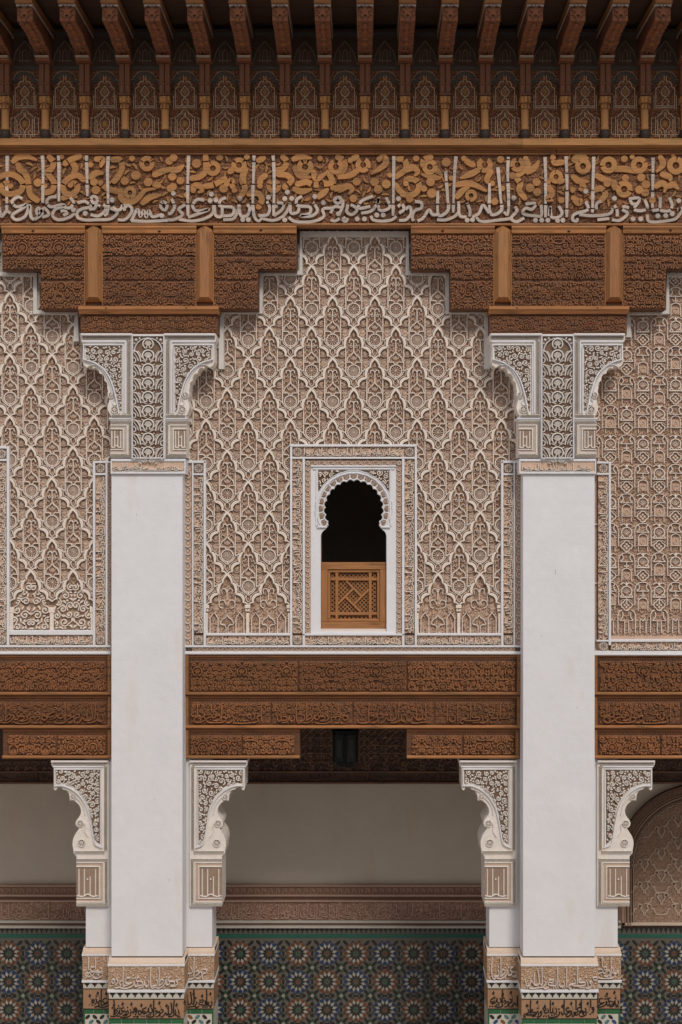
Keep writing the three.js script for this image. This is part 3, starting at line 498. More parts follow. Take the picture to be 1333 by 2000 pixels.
// ---------- the arched window and its wooden screen ----------
const WX = 691.3;
thing('arched_window', 'small arched window with a scalloped white surround in the middle of the stucco wall', 'window', null, (t) => {
  const arch = []; for (let i = 0; i <= 136; i++) { const a = (212 - 244 * i / 136), th = a * Math.PI / 180, R = 54.6 + 3.6 * Math.abs(Math.sin((a - 90) * 17 / 244 * Math.PI)); arch.push([WX + R * Math.cos(th), 995 - R * Math.sin(th)]); }
  const jl = [[636, 1028], ...curve([[640, 1031], [632, 1036], [628.5, 1041], [628, 1046]], 3)].map(([x, y]) => [x, y]);
  const left = [[627.2, 1233], [627.2, 1046], ...curve([[627.2, 1046], [630, 1039], [637, 1033], [640.5, 1028]], 3).slice(1)];
  const hole = [...left, ...arch, ...mir(left, WX).reverse()];
  const r = new Rel(0); r.slab([[607.6, 909], [774.4, 909], [774.4, 1236], [607.6, 1236]], -.10, .040, WHT, [hole]); part(t, 'surround', r, M.plaster);
  const f = new Rel(0); f.box(607.6, 909, 774.4, 912.5, .040, .060, WHT, 1); f.box(612, 914.5, 770.4, 917.5, .040, .054, WHT, .8);
  for (const s of [-1, 1]) { const X = (x) => WX + s * x; f.box(Math.min(X(73.5), X(70.5)), 917.8, Math.max(X(73.5), X(70.5)), 1027, .040, .054, WHT, .8); f.box(Math.min(X(53), X(71)), 1027, Math.max(X(53), X(71)), 1031, .040, .062, WHT, 1); }
  part(t, 'alfiz_moulding', f, M.plaster);
  for (const s of [-1, 1]) { // spandrels
    const q = new Rel(0), X = (x) => WX + s * x, x0 = Math.min(X(0), X(69)), x1 = Math.max(X(0), X(69));
    const ins = (x, y) => Math.hypot(x - WX, y - 995) > 77 && Math.abs(x - WX) < 69.5 && y < 1000; q.hf(x0, 919, x1, 1000, 1.5, (x, y) => Math.hypot(x - WX, y - 995) > 75 && Math.abs(x - WX) < 70 ? [.0412, HOLE] : null); scrollFill(q, ins, x0, 919, x1, 1000, { R: 6.2, w: 2.2, d0: .041, d1: .062, col: RIB });
    part(t, 'spandrel', q, M.stucco);
  }
  const w = new Rel(0); // voussoir ring
  for (const [R, d, wd] of [[70.6, .056, 3.2], [75, .05, 1.8]]) { const p = []; for (let i = 0; i <= 120; i++) { const a = 210 - 240 * i / 120, th = a * Math.PI / 180, q = R + .9 * Math.abs(Math.sin((a - 90) * 17 / 244 * Math.PI)); p.push([WX + q * Math.cos(th), 995 - q * Math.sin(th)]); } w.ribbon(p, wd, .038, d, WHT); }
  const ip = []; for (let i = 0; i <= 136; i++) { const a = (212 - 244 * i / 136), th = a * Math.PI / 180, R = 56.2 + 3.3 * Math.abs(Math.sin((a - 90) * 17 / 244 * Math.PI)); ip.push([WX + R * Math.cos(th), 995 - R * Math.sin(th)]); } w.ribbon(ip, 1.8, .038, .055, WHT);
  const ring = part(t, 'arch_ring', w, M.plaster);
  for (let i = 0; i < 19; i++) { const a = (204 - 228 * i / 18), v = new Rel(0), P = (R, o) => { const th = (a + o) * Math.PI / 180; return [WX + R * Math.cos(th), 995 - R * Math.sin(th)]; }; v.flat([P(58.6, 0), P(62, 5.6), P(68, 5.2), P(68, -5.2), P(62, -5.6)], .039, .044, mul(INF, .5), .9); for (const o of [-2.2, 0, 2.2]) v.ribbon([P(60.5, o * .5), P(67.5, o * 1.4)], .7, .043, .052, mixc(INF, RIB, .5), { cap: false }); part(ring, 'voussoir_leaf', v, M.stucco); }
  const sl = new Rel(0); sl.box(627.2, 1228, 755.6, 1236, -.34, .010, mixc(SAND, WHT, .4)); part(t, 'sill', sl, M.plaster);
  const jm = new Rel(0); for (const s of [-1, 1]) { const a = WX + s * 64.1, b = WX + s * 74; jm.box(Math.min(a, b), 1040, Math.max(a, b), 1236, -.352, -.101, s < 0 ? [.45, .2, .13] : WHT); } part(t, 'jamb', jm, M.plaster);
});
thing('lattice_screen', 'honey coloured wooden lattice screen closing the lower half of the arched window', 'screen', null, (t) => {
  const z = -.06, r = new Rel(z), cy = 1165;
  const x0 = 627.5, x1 = 755.3, y0 = 1098, y1 = 1228, W = OAK;
  const fr = (name, a, b, c, d, m, e = .05) => { const q = new Rel(z); q.box(a, b, c, d, 0, e, W, 1); part(t, name, q, m); };
  fr('rail', x0, y0, x1, y0 + 14, M.wood); fr('rail', x0, y1 - 14, x1, y1, M.wood); fr('stile', x0, y0 + 14, x0 + 13, y1 - 14, M.woodV); fr('stile', x1 - 13, y0 + 14, x1, y1 - 14, M.woodV);
  const b2 = [[x0 + 13, y0 + 14, x1 - 13, y0 + 20], [x0 + 13, y1 - 20, x1 - 13, y1 - 14]]; b2.forEach((b) => fr('inner_rail', ...b, M.wood, .034)); fr('inner_stile', x0 + 13, y0 + 20, x0 + 18.5, y1 - 20, M.woodV, .034); fr('inner_stile', x1 - 18.5, y0 + 20, x1 - 13, y1 - 20, M.woodV, .034);
  for (const x of [655.5, 720.5]) fr('bar', x, 1118, x + 6, 1208, M.woodV, .030); for (const y of [1128, 1195.5]) fr('bar', 646, y, 737, y + 6, M.wood, .027);
  // turning square and its four arms
  const c = [691, 1164.7];
  for (let i = 0; i < 4; i++) { const a = i * Math.PI / 2, ca = Math.cos(a), sa = Math.sin(a), T = ([x, y]) => [c[0] + x * ca - y * sa, c[1] + x * sa + y * ca], q = new Rel(z); q.ribbon([T([-14, -30]), T([16, 0])], 5, 0, .024 + i * .0006, W, { top: .85 }); part(t, 'slanting_bar', q, M.woodV); }
  const l = new Rel(z - .012); for (let k = -16; k <= 16; k++) for (const s of [-1, 1]) { // fine lattice behind
    const p = []; for (let u = -60; u <= 60; u += 2) { const x = c[0] + u, y = c[1] + s * u + k * 8.2; if (x > 646 && x < 737 && y > 1118 && y < 1209) p.push([x, y]); } if (p.length > 1) l.ribbon([p[0], p[p.length - 1]], 2.5, 0, .012 + (s > 0 ? .0012 : 0), mul(W, .85), { top: .9 });
  }
  part(t, 'fine_lattice', l, M.woodV);
});
// ---------- carved cedar: lintels, verse frieze, eaves ----------
const tone = (c) => { const k = .82 + .34 * rnd(); return [c[0] * k, c[1] * k * (.97 + .06 * rnd()), c[2] * k]; };
// carved field; motifs are round palmettes [x, y, r]
function carved(r, x0, y0, x1, y1, o) {
  const { cx = (x0 + x1) / 2, P = 120, seed = 1, hi = .026, raised = RED, ground = REDG, motifs = [], st = 2, R = 9, w = 3.4, text } = o;
  const keep = o.keep ?? (() => true);
  r.hf(x0, y0, x1, y1, st, (x, y) => { if (!keep(x, y)) return null; if (Math.min(x - x0, x1 - x, y - y0, y1 - y) < .6) return [-.007, ground]; const X = tri(x - cx, P), v = N(X * .13 + seed * 7, y * .13); return [.006 * ss(v, -.2, .2), mixc(ground, raised, v > 0 ? .35 : .0)]; });
  for (const [mx, my, mr] of motifs) { if (mx > x0 + mr * .5 && mx < x1 - mr * .5) palmette(r, mx, my, mr, .0, hi * 1.2, mul(raised, 1.08)); }
  if (text !== undefined) { bandH(r, x0 + 2, y0 + 2, x1 - 2, y1 - 2, text, .0, hi * 1.15, mul(raised, 1.06), 1.2, 1.6); scrollFill(r, (x, y) => keep(x, y) && y < lerp(y0, y1, .62), x0 + 1, y0 + 1, x1 - 1, y1 - 1, { R: 5, w: 2, d0: 0, d1: hi * .8, col: raised }); }
  else scrollFill(r, keep, x0 + 1, y0 + 1, x1 - 1, y1 - 1, { R, w, d0: 0, d1: hi, col: raised, cx, P, avoid: motifs.map(([a, b, c]) => [a, b, c * 1.15]) });
}
const beads = (r, x0, y0, x1, y1, d0, col, w = 3) => { const L = Math.hypot(x1 - x0, y1 - y0), n = Math.round(L / (w * 1.5)); for (let i = 0; i < n; i++) { const t = (i + .5) / n, x = lerp(x0, x1, t), y = lerp(y0, y1, t); r.flat([[x - w * .5, y], [x, y - w * .5], [x + w * .5, y], [x, y + w * .5]], d0, d0 + .010, col, .6); } };

// stepped lintels over the capitals
const LZ = .24;
function lintel(label, c, xo, xm, full) { // c: centre, xo: half width of the top tier, xm: of the middle tier
  thing('stepped_lintel', label, 'lintel', null, (t) => {
    const bk = new Rel(LZ); bk.box(c - xo, 442, c + xo, 527, -LZ - .002, -.006, REDG); bk.box(c - xm, 527.4, c + xm, 605, -LZ - .002, -.006, REDG); part(t, 'core', bk, M.wood);
    const posts = [c - 108.5, c + 108.5], pw = 16, rows = [[447, 500], [500.8, 547.5], [548.3, 605]];
    const segs = [[-xo, -108.5 - pw], [-108.5 + pw, 108.5 - pw], [108.5 + pw, xo]];
    rows.forEach(([a, b], j) => segs.forEach(([u, v], s) => {
      const l = Math.max(c + u, c - (j === 0 ? xo : xo)), keep = j === 0 ? null : (x, y) => y < 526 || Math.abs(x - c) < xm;
      const x0 = c + u, x1 = c + v, y0 = j === 0 ? a + 11 : a, mid = s === 1, m = [];
      if (mid) { if (j === 0) m.push([c - 41, 467, 7], [c + 41, 467, 7], [c, 496, 6]); if (j === 1) m.push([c - 41, 539, 8], [c + 41, 539, 8], [c, 512, 5]); if (j === 2) m.push([c, 570, 7], [c - 60, 585, 6], [c + 60, 585, 6]); }
      else { const q = s === 0 ? -1 : 1; if (j === 0) m.push([c + q * 176, 485, 10], [c + q * 248, 485, 10]); if (j === 1) m.push([c + q * 140, 530, 7]); if (j === 2) m.push([c + q * 172, 560, 9]); }
      const r = new Rel(LZ); const lim = j === 2 ? xm : xo;
      carved(r, Math.max(x0, c - lim), y0, Math.min(x1, c + lim), b, { cx: mid ? c : c + (s ? 1 : -1) * 212, P: mid ? 82 : 72, R: 6.6, w: 2.5, seed: 2 + j + (mid ? 0 : 5), raised: tone(RED), motifs: m, keep, hi: .022 });
      part(t, 'carved_plank', r, M.wood);
    }));
    const top = new Rel(LZ); for (const [u, v] of segs) { const x0 = c + u + (u < -150 ? 0 : 1), x1 = c + v; top.prof(x0, x1, [[442, -.1], [442, .045], [446, .05], [450, .035], [456, .03], [458, .004], [458, -.01]], tone(OAK)); } part(t, 'top_moulding', top, M.wood);
    const bd = new Rel(LZ); for (const [u, v] of segs) beads(bd, c + u + 4, 462, c + v - 4, 462, .004, mul(OAK, .8), 4.4);
    for (const s of [-1, 1]) for (const e of [-1, 1]) { const x = c + s * 108.5 + e * (pw + 4.5); beads(bd, x, 466, x, 598, .010, mul(OAK, .75), 4); bd.box(x - e * 3.2 - .8, 458, x - e * 3.2 + .8, 604, 0, .02, OAK); } part(t, 'bead_border', bd, M.wood);
    posts.forEach((p) => { const q = new Rel(LZ + .01); // raised board with a pitched head and chamfered sides
      const o = [[p - pw, 590], [p - pw, 451], [p, 437.5], [p + pw, 451], [p + pw, 590]], i = [[p - 9, 582], [p - 9, 456], [p, 448], [p + 9, 456], [p + 9, 582]];
      const OK2 = tone(mul(OAK, .9)); q.slab(i, .058, .06, OK2); for (let k = 0; k < 5; k++) { const a = o[k], b = o[(k + 1) % 5], d = i[(k + 1) % 5], e = i[k]; q.quad([[a[0], a[1], .012], [e[0], e[1], .058], [d[0], d[1], .058], [b[0], b[1], .012]].reverse(), OK2); q.quad([[a[0], a[1], -.02], [a[0], a[1], .012], [b[0], b[1], .012], [b[0], b[1], -.02]].reverse(), OK2); }
      part(t, 'upright_board', q, M.woodV); });
    const cap = new Rel(LZ); cap.prof(c - 136, c + 136, [[598, -.2], [598, .02], [602, .085], [606, .085], [609, .07], [614.5, .05], [614.5, -.2]], tone(OAK)); part(t, 'cap_moulding', cap, M.wood); for (const [kx, ky, kd] of [[c - 82, 604, .087], [c + 74, 604, .087], [c - 226, 452, .045], [c + 218, 451, .045], [c + 20, 453, .042]]) { const kn = new Rel(LZ); kn.dome(kx, ky, 3.2, kd - .012, kd + .002, [.05, .025, .014], 9, 1.9); part(t, 'wood_knot', kn, M.wood); }
    const cb = new Rel(LZ); cb.box(c - 134, 614.7, c + 134, 653.5, -LZ, .012, REDG); carved(cb, c - 133, 616, c + 133, 651, { cx: c, P: 62, R: 5.6, w: 2.2, seed: 9 + c * .01, raised: tone(RED), motifs: [[c - 62, 637, 7], [c + 62, 637, 7], [c, 637, 7]].map(([a, b, d]) => [a, b, d]), hi: .026 }); part(t, 'corbel_board', cb, M.wood);
  });
}
lintel('stepped lintel of carved red cedar over the left white pillar', 292.5, 287.5, 212.5);
lintel('stepped lintel of carved red cedar over the right white pillar', 1090.5, 287.5, 211);

// verse frieze
thing('inscription_frieze', 'long cedar frieze with white painted Arabic verse over golden scrolls', 'frieze', null, (t) => {
  const Z = .26; const bk = new Rel(Z); bk.box(-60, 291, 1400, 441, -Z - .04, -.014, REDG); part(t, 'core', bk, M.wood);
  const ledge = new Rel(Z); for (const [a, b] of [[-60, 418.6], [419, 1018.6], [1019, 1400]]) ledge.prof(a, b, [[275.5, -.2], [275.5, .10], [278, .112], [289, .113], [291, .07], [291, -.1]], tone(mul(GOLD, .95))); part(t, 'ledge_board', ledge, M.wood);
  const bor = new Rel(Z); for (const [a, b] of [[-60, 1086.4], [1087.2, 1400]]) { bor.box(a, 291.2, b, 294.2, -.02, .03, OAK, .6); bor.box(a, 294.4, b, 299.8, -.02, .010, RED); bor.box(a, 300, b, 303, -.02, .026, OAK, .6); beads(bor, a, 297.1, b, 297.1, .010, OAK, 3.4); } part(t, 'bead_border', bor, M.wood);
  const bot = new Rel(Z); bot.prof(-60, 1400, [[437.5, -.1], [437.5, .03], [440, .035], [442, .02], [442, -.1]], OAK); part(t, 'lower_fillet', bot, M.wood);
  // planks: rows change at x = 1087
  const rowsA = [303, 317, 361.5, 400, 437], rowsB = [303, 339, 374, 409, 437];
  const joints = (x) => (x < 1087 ? (x < 660 ? [317, 361.5, 400] : [313, 357, 400]) : [340, 374, 409]);
  const plank = (x0, x1, ys, seed) => { for (let j = 0; j < ys.length - 1; j++) { const r = new Rel(Z), tc = tone(mul(RED, 1.15)); r.hf(x0 + .4, ys[j] + .45, x1 - .4, ys[j + 1] - .45, 1.65, (x, y) => { const v = N(x * .095 + seed, y * .095) + .5 * N(x * .19, y * .19 + seed), w = Math.sin(v * 8), q = ss(w, -.3, .2), h = ss(Math.sin((x + y) * 1.05) * Math.sin((x - y) * 1.05), -.1, .3) * .002; return [-.006 + .010 * q + h, q > .5 ? mul(tc, .8) : mul(REDG, .8)]; }); part(t, 'plank', r, M.wood); } };
  plank(-60, 295.5, [303, 317, 361.5, 400, 437], 3); plank(296, 660, [303, 317, 361.5, 400, 437], 11); plank(660.4, 1086.6, [303, 313, 357, 400, 437], 23); plank(1087.4, 1400, rowsB, 31);
  const cut = (pts, js, gap = .6) => { const runs = [[]]; for (const p of resample(pts, 1.6)) { if (js.some((j) => Math.abs(p[1] - j) < gap)) { if (runs[runs.length - 1].length) runs.push([]); } else runs[runs.length - 1].push(p); } return runs.filter((q) => q.length > 1); };
  // golden scrolls: g = broad stem or leaf, b = rounded lobe (third number its size), r = band coiled round a cross-hatched rose
  const GS = [], gild = (off, text) => { for (const q of text.split(';')) { const m = q.trim().split(' ').filter(Boolean); if (m.length < 2) continue; const kd = m.shift(), P = m.map((w) => w.split(',').map(Number)); for (const one of kd === 'g' ? [P] : P.map((p) => [p])) GS.push({ kd, p: one.map(([x, y]) => [x / 3.92 + off, y / 3.92 + 285]), r: (one[0][2] ?? 0) / 3.92 }); } };
  gild(0, `g 110,120 140,92 210,85 290,112; g 145,150 165,190 215,205; g 0,245 70,220 145,245 182,295 165,350 100,372 45,365 15,330 35,300 62,290 88,312; g 190,200 215,250 225,310 240,380 290,420; g 385,90 415,130 400,180 365,205 385,235 420,285 405,345 355,362; b 295,285,36 348,312,24; g 505,140 545,112 615,85; g 560,130 582,180 550,245; g 645,262 600,230 530,255 488,310 505,365 565,372 600,325 575,290 545,305; g 490,402 535,382 600,395; g 745,105 790,108 775,170; g 700,245 745,212 800,215; b 725,280,34 740,342,38; g 775,285 830,332 905,352; g 870,110 922,112 940,170 910,240 880,275; b 1015,100,26 1045,230,42; r 1130,140,58; g 930,345 935,405 1000,435 1065,400 1115,345 1200,330; r 1000,362,48; b 960,272,36 1140,282,38; g 1100,440 1150,400 1240,380; g 1190,225 1265,192 1345,182; g 1180,300 1240,312; b 1300,120,34 1310,330,34 700,150,24 480,90,20`);
  gild(330, `b 40,95,34; g 10,185 65,188 120,150; b 30,240,36 92,270,34 35,318,34 215,140,40; r 340,175,58; g 285,85 282,200 240,240 180,252; g 385,95 418,90; g 190,345 200,312 240,310 258,342 225,362; g 285,312 345,302 430,258; b 422,330,38; g 440,300 485,270 490,315; r 540,150,58; g 490,182 458,218; g 592,185 570,240 592,300; g 560,262 585,330 560,380; g 615,372 690,370 715,412 690,472; g 690,115 745,90; g 742,232 705,260 700,312; r 805,310,56; g 825,192 885,172 902,120 875,90; g 840,222 905,230 942,265 890,320; r 1045,165,62; g 960,105 1010,88 1095,100; g 968,175 1005,232 1095,245; g 1110,205 1130,255 1215,205; g 970,302 1060,282 1110,302 1245,290; g 968,335 1015,352 1100,335; r 1280,165,58; g 1222,205 1252,265 1258,325; g 1150,392 1200,352 1225,330; g 1280,335 1340,312; b 140,380,26 600,90,26 1160,100,24 505,345,24`);
  gild(660, `g 0,92 48,112 50,180 8,222; r 195,150,58; g 98,115 145,88; g 150,192 108,222 0,252; b 145,278,36 120,405,34; g 15,342 80,312 112,335 85,375; g 308,112 352,90 370,132 318,182 255,218; b 282,280,38 310,338,38 372,296,40; g 465,105 510,110 522,178 450,238; g 520,192 582,170 612,205 585,235; r 705,165,58; g 650,150 660,110 712,92; g 762,192 780,232 735,245 640,220; b 830,130,40; g 440,302 480,352 530,382 600,362 622,302 590,262 530,262 522,292; b 500,372,30 552,412,32 710,280,38 660,332,28 720,366,42; r 1125,150,60; g 965,100 1000,132 1035,150; g 1070,192 1010,222 935,252; g 1170,202 1142,262 1182,292; b 1245,108,32; g 905,302 985,290 1045,302 1142,352; r 1020,385,46; g 915,392 960,342 1010,318; b 1200,430,32 600,100,28 400,230,22 870,250,24 1260,330,24`);
  gild(993, `r 70,150,56; g 132,102 152,160 108,202 62,242 92,292 82,342 125,402; b 30,232,32; g 148,202 200,172 238,105; b 165,325,38 215,282,36 220,357,36; g 340,92 352,132 412,130; r 365,240,52; g 300,272 350,284 412,270; g 312,322 332,370 298,412 345,422; b 405,420,28; r 570,160,60; b 510,110,32; g 512,95 560,80 612,105; g 498,242 540,272 612,275; g 562,282 572,330 535,335; g 492,342 455,352; g 498,402 540,442 562,408; r 765,150,64; g 822,182 885,180 1022,212; r 1000,150,64; b 885,105,30; g 675,232 740,262 795,270; b 755,292,32; g 658,342 712,330 742,372 708,422; r 885,335,64; g 808,282 812,345; b 895,250,32 1050,300,38 1045,360,36 1000,340,36 1015,245,36; g 1162,92 1182,142 1130,205; r 1280,155,68; g 1178,222 1232,242 1240,275; g 1130,312 1172,290 1202,312 1190,362; g 1222,312 1262,300 1302,335; b 1100,420,30 945,90,22 1260,80,18 640,400,26`);
  const lobes = [];
  GS.forEach(({ kd, p, r: R }, n) => {
    const r = new Rel(Z), col = tone(GOLD), js = joints(p[0][0]), [x, y] = p[0], h = .022 + (n * 7 % 17) * .0006;
    if (kd === 'b') { r.flat(arc(x, y, R, R * .96, 0, 330, 11), -.006, h + .003, col, .88); lobes.push([x, y, R]); }
    else if (kd === 'r') { const a0 = 360 * rnd(); for (const q of cut(arc(x, y, R * .70, R * .70, a0, a0 + 352, 28), js, .5)) r.ribbon(q, R * .70, -.008, h, col, { top: .88 }); for (const g of [.3, 1.35, 2.4]) r.ribbon([[x - R * .4 * Math.cos(g), y - R * .4 * Math.sin(g)], [x + R * .4 * Math.cos(g), y + R * .4 * Math.sin(g)]], 1.4, -.004, .010, mul(OAK, .8)); lobes.push([x, y, R]); }
    else { const c = curve(p, 5), runs = cut(c, js, .5); runs.forEach((q, i) => { const g = i ? new Rel(Z) : r; g.ribbon(q, (t) => runs.length > 1 ? 12.6 : 3 + 11 * Math.sin(Math.PI * (.28 + .68 * t)), -.008, h, col, { top: .88 }); if (i === 0) g.flat(arc(q[0][0], q[0][1], 6, 6, 0, 330, 11), -.006, h + .0006, col, .88); if (i === runs.length - 1) { const e = q[q.length - 1]; if (runs.length > 1) g.flat(arc(e[0], e[1], 6, 6, 0, 330, 11), -.006, h + .0009, col, .88); } if (i) part(t, 'scroll_leaf', g, M.wood); }); c.forEach(([a2, b2], i) => { if (i % 3 === 0) lobes.push([a2, b2, 6]); }); }
    part(t, kd === 'r' ? 'scroll' : 'scroll_leaf', r, M.wood);
  });
  for (let k = 0; k < 3000; k++) { // small leaves in what is left between the scrolls
    const q = 5.2 - 1.6 * k / 3000, x = -4 + 1345 * rnd(), y = 306 + 100 * rnd(); if (y - q < 304 || y + q > 402 || lobes.some(([a2, b2, q2]) => Math.hypot(a2 - x, b2 - y) < q2 + q + .8) || joints(x).some((j) => Math.abs(j - y) < q * .6)) continue; lobes.push([x, y, q]);
    const r = new Rel(Z), a2 = rnd() * 6.28, L = q * 1.5; r.ribbon(curve([[x - L * Math.cos(a2), y - L * Math.sin(a2)], [x - q * .4 * Math.sin(a2), y + q * .4 * Math.cos(a2)], [x + L * Math.cos(a2), y + L * Math.sin(a2)]], 3), (t) => 1.5 + q * Math.sin(Math.PI * t), -.008, .018, tone(mul(GOLD, .85)), { top: .7 }); part(t, 'scroll_leaf', r, M.wood);
  }
  const paint0 = [.64, .53, .45];
  for (let k = -1; k < 2; k++) for (const s of STROKES) {
    const dx = k * 1340; const paint = mul(paint0, .84 + .28 * rnd()); if (s.x1 + dx < -15 || s.x0 + dx > 1350 || (k && s.x0 + dx > -40 && s.x0 + dx < 1335)) continue; const r = new Rel(Z);
    if (s.dot) r.flat(arc(s.dot[0] + dx, s.dot[1], s.r * 1.05, s.r * 1.05, 0, 330, 11), -.005, .042, paint, .86);
    else for (const q of cut(sh(s.pts, dx, 0), joints(s.x0 + dx), .5)) r.ribbon(q, s.alif ? (u) => 7.6 - 2.4 * u : 6.4, -.008, .028 + (STROKES.indexOf(s) * 7 % 23) * .0004, paint, { top: .88 });
    part(t, s.dot ? 'letter_dot' : 'letter', r, M.wood);
  }
});

// eaves: painted panels, colonnettes, brackets
const COLX = []; for (let i = 0; i < 18; i++) COLX.push(10.5 + i * 78.1);
const PZ = .18, PAINT = [.74, .60, .44], TEAL = [.08, .066, .05];
{
  thing('eaves_frieze', 'dark cedar frieze of carved panels with cusped arches and faded strapwork, under the eaves', 'frieze', null, (t0) => {
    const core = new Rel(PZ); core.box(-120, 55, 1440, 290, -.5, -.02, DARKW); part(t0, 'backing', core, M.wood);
    const c = (COLX[8] + COLX[9]) / 2, k = S * (D - PZ) / D, t = new THREE.Group();
        const R = () => new Rel(PZ), b = R(); b.box(c - 39, 137.5, c + 39, 186.3, -.019, 0, mul(RED, .9)); b.box(c - 39, 186.9, c + 39, 230, -.019, 0, mul(RED, 1.05)); b.box(c - 39, 230.6, c + 39, 274, -.019, 0, RED); const bd = part(t, 'panel', b, M.wood);
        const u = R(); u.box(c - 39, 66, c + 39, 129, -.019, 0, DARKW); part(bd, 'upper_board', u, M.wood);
        const v = R(); v.hf(c - 31, 140, c + 31, 273, 1.5, (x, y) => { const w = Math.sin((kal(x - c, y, 80, 0, .075, 4)) * 9); return [.001 + .017 * ss(w, -.3, .1), w > -.1 ? mul(RED, 1.15) : mul(REDG, .8)]; }); part(bd, 'leaf_carving', v, M.wood).userData.kind = 'stuff';
        const m = R(); m.prof(c - 39, c + 39, [[129.2, -.01], [129.2, .03], [132, .035], [134, .02], [137.3, .02], [137.3, -.01]], mul(TEAL, 1.3)); part(bd, 'rail', m, M.wood); const m2 = R(); m2.prof(c - 39, c + 39, [[64, -.02], [64, .03], [69, .02], [71, .0], [71, -.02]], TEAL); part(bd, 'top_rail', m2, M.wood);
        const a = R(); for (const s of [-1, 1]) { const q = (p) => p.map(([x, y]) => [c + s * x, y]); a.ribbon(q([[0, 145], ...curve([[0, 145], [8, 147], [14, 152], [16.5, 160]], 3), ...curve([[20, 160], [26, 163], [28, 170], [27, 179]], 3)]), 7, .0, .026, TEAL, { top: .8 }); a.ribbon(q([...curve([[0, 140], [10, 142], [18, 148], [21, 156]], 3), ...curve([[25, 157], [30, 161], [33, 168]], 3)]), 1.6, .0, .03, mul(PAINT, .55)); }
        part(bd, 'cusped_arch', a, M.wood);
        const st = R(); for (const s of [-1, 1]) { const q = (p) => p.map(([x, y]) => [c + s * x, y]), rb = (p, w = 1.5) => st.ribbon(q(p), w, .0, .022, PAINT);
          rb([[2.2, 147], [2.2, 158], ...curve([[2.2, 160], [8, 161], [12, 165], [12.5, 170]], 3), ...curve([[14, 171], [18, 174], [18.5, 180]], 2), [18.5, 213]]); rb([[22, 188], [22, 214]]);
          rb([...curve([[0, 168], [4, 174], [8, 180], [6, 186], [0, 190]], 4)]); rb(curve([[0, 192], [4, 196], [7, 200], [4, 204], [8, 207]], 3)); rb([[0, 208], [18, 208]]); rb([[0, 211.5], [18, 211.5]]);
          rb([...curve([[1, 215], [6, 219], [7, 223], [12, 224], [15, 229]], 3), [19, 230], [19, 268]]); rb([[15, 233], [15, 268]]); rb([[23, 230], [27, 233], [27, 262]]);
          rb(curve([[1.6, 221], [1.6, 229], [8, 235], [9.5, 242], [7, 250], [1.6, 256], [1.6, 270]], 3)); rb([[2, 264], [26, 264]]); rb(curve([[8, 262], [7, 257], [11, 256], [13, 260]], 3)); rb([[11, 265], [11, 272]]); }
        st.box(c - 38, 272.5, c + 38, 275, 0, .02, mul(PAINT, .8)); part(bd, 'strapwork', st, M.wood);
        const bo = R(); bo.dome(c, 181, 5, .0, .02, mul(GOLD, .7), 10, 6); bo.dome(c, 242.5, 6.2, .0, .022, mul(GOLD, .8), 12, 8); part(bd, 'boss', bo, M.wood);
        const up = R(); for (const s of [-1, 1]) { const q = (p) => p.map(([x, y]) => [c + s * x, y]); up.ribbon(q(curve([[0, 80], [8, 90], [17, 102], [23, 122], [24, 129]], 3)), 2.4, .0, .02, mul(PAINT, .35)); up.ribbon(q([[10, 99], [10, 122]]), 1.3, .0, .016, mul(PAINT, .5)); up.ribbon(q([[4.5, 124], [4.5, 103], [0, 97]]), 1.3, .0, .016, mul(PAINT, .5)); up.ribbon(q([[0, 119], [13, 119]]), 1.3, .0, .016, mul(PAINT, .5)); up.ribbon(q(curve([[26, 84], [30, 92], [28, 100]], 3)), 2, .0, .018, mul(PAINT, .3)); } part(bd, 'pointed_arch', up, M.wood);
    rebase(t); const first = t.children[0]; first.position.copy(t.position); own.add(first); t0.add(first);
    for (let i = -1; i < COLX.length - 1; i++) { if (i === 8) continue; const q = first.clone(); q.position.x += (i - 8) * 78.1 * k; own.add(q); t0.add(q); }
  });
  const RDE = [.255, .093, .038];
  // bracket with colonnette
  const BZ2 = .26, kb = S * (D - BZ2) / D; let fb = null;
  const words = ['first', 'second', 'third', 'fourth', 'fifth', 'sixth', 'seventh', 'eighth', 'ninth', 'tenth', 'eleventh', 'twelfth', 'thirteenth', 'fourteenth', 'fifteenth', 'sixteenth', 'seventeenth', 'eighteenth', 'nineteenth'];
  for (let i = 0; i < COLX.length; i++) {
    const c = COLX[i], label = i === 17 ? 'carved eaves bracket at the right edge of the photo, mostly cut off' : i === 0 ? 'carved eaves bracket at the left edge of the photo, its starred tip out of view' : `carved eaves bracket on a turned colonnette, ${words[i - 1]} starred tip from the left`;
    if (!fb) fb = thing('eaves_bracket', label, 'bracket', 'brackets carrying the eaves', (t) => {
      const X = 0, r0 = () => { const r = new Rel(BZ2); return r; };
      // arm: side outline (z, y) swept across its width
      const w = 14.2;
      const low = curve([[.00, 119], [.09, 118], [.14, 112], [.22, 108], [.34, 106.5], [.40, 102], [.52, 99], [.66, 98.5], [.80, 98]], 9).map(([d, y], i) => [d, y + 1.5 * Math.sin(i * 1.15) * (d > .05 && d < .78 ? 1 : 0)]); // (metres in front, y)
      const a = r0(), y0 = 69, tip = .83;
      for (let j = 0; j < low.length - 1; j++) { const [d, y] = low[j], [d2, y2] = low[j + 1]; a.quad([[c - w, y, d], [c + w, y, d], [c + w, y2, d2], [c - w, y2, d2]].reverse(), RDE); }
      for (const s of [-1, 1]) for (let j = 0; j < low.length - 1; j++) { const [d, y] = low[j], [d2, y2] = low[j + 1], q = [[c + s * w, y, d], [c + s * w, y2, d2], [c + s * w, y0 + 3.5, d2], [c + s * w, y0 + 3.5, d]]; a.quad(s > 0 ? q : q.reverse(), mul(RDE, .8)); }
      a.box(c - w, y0 + 3.5, c + w, 98, low[low.length - 1][0] - .001, tip - .02, RDE);
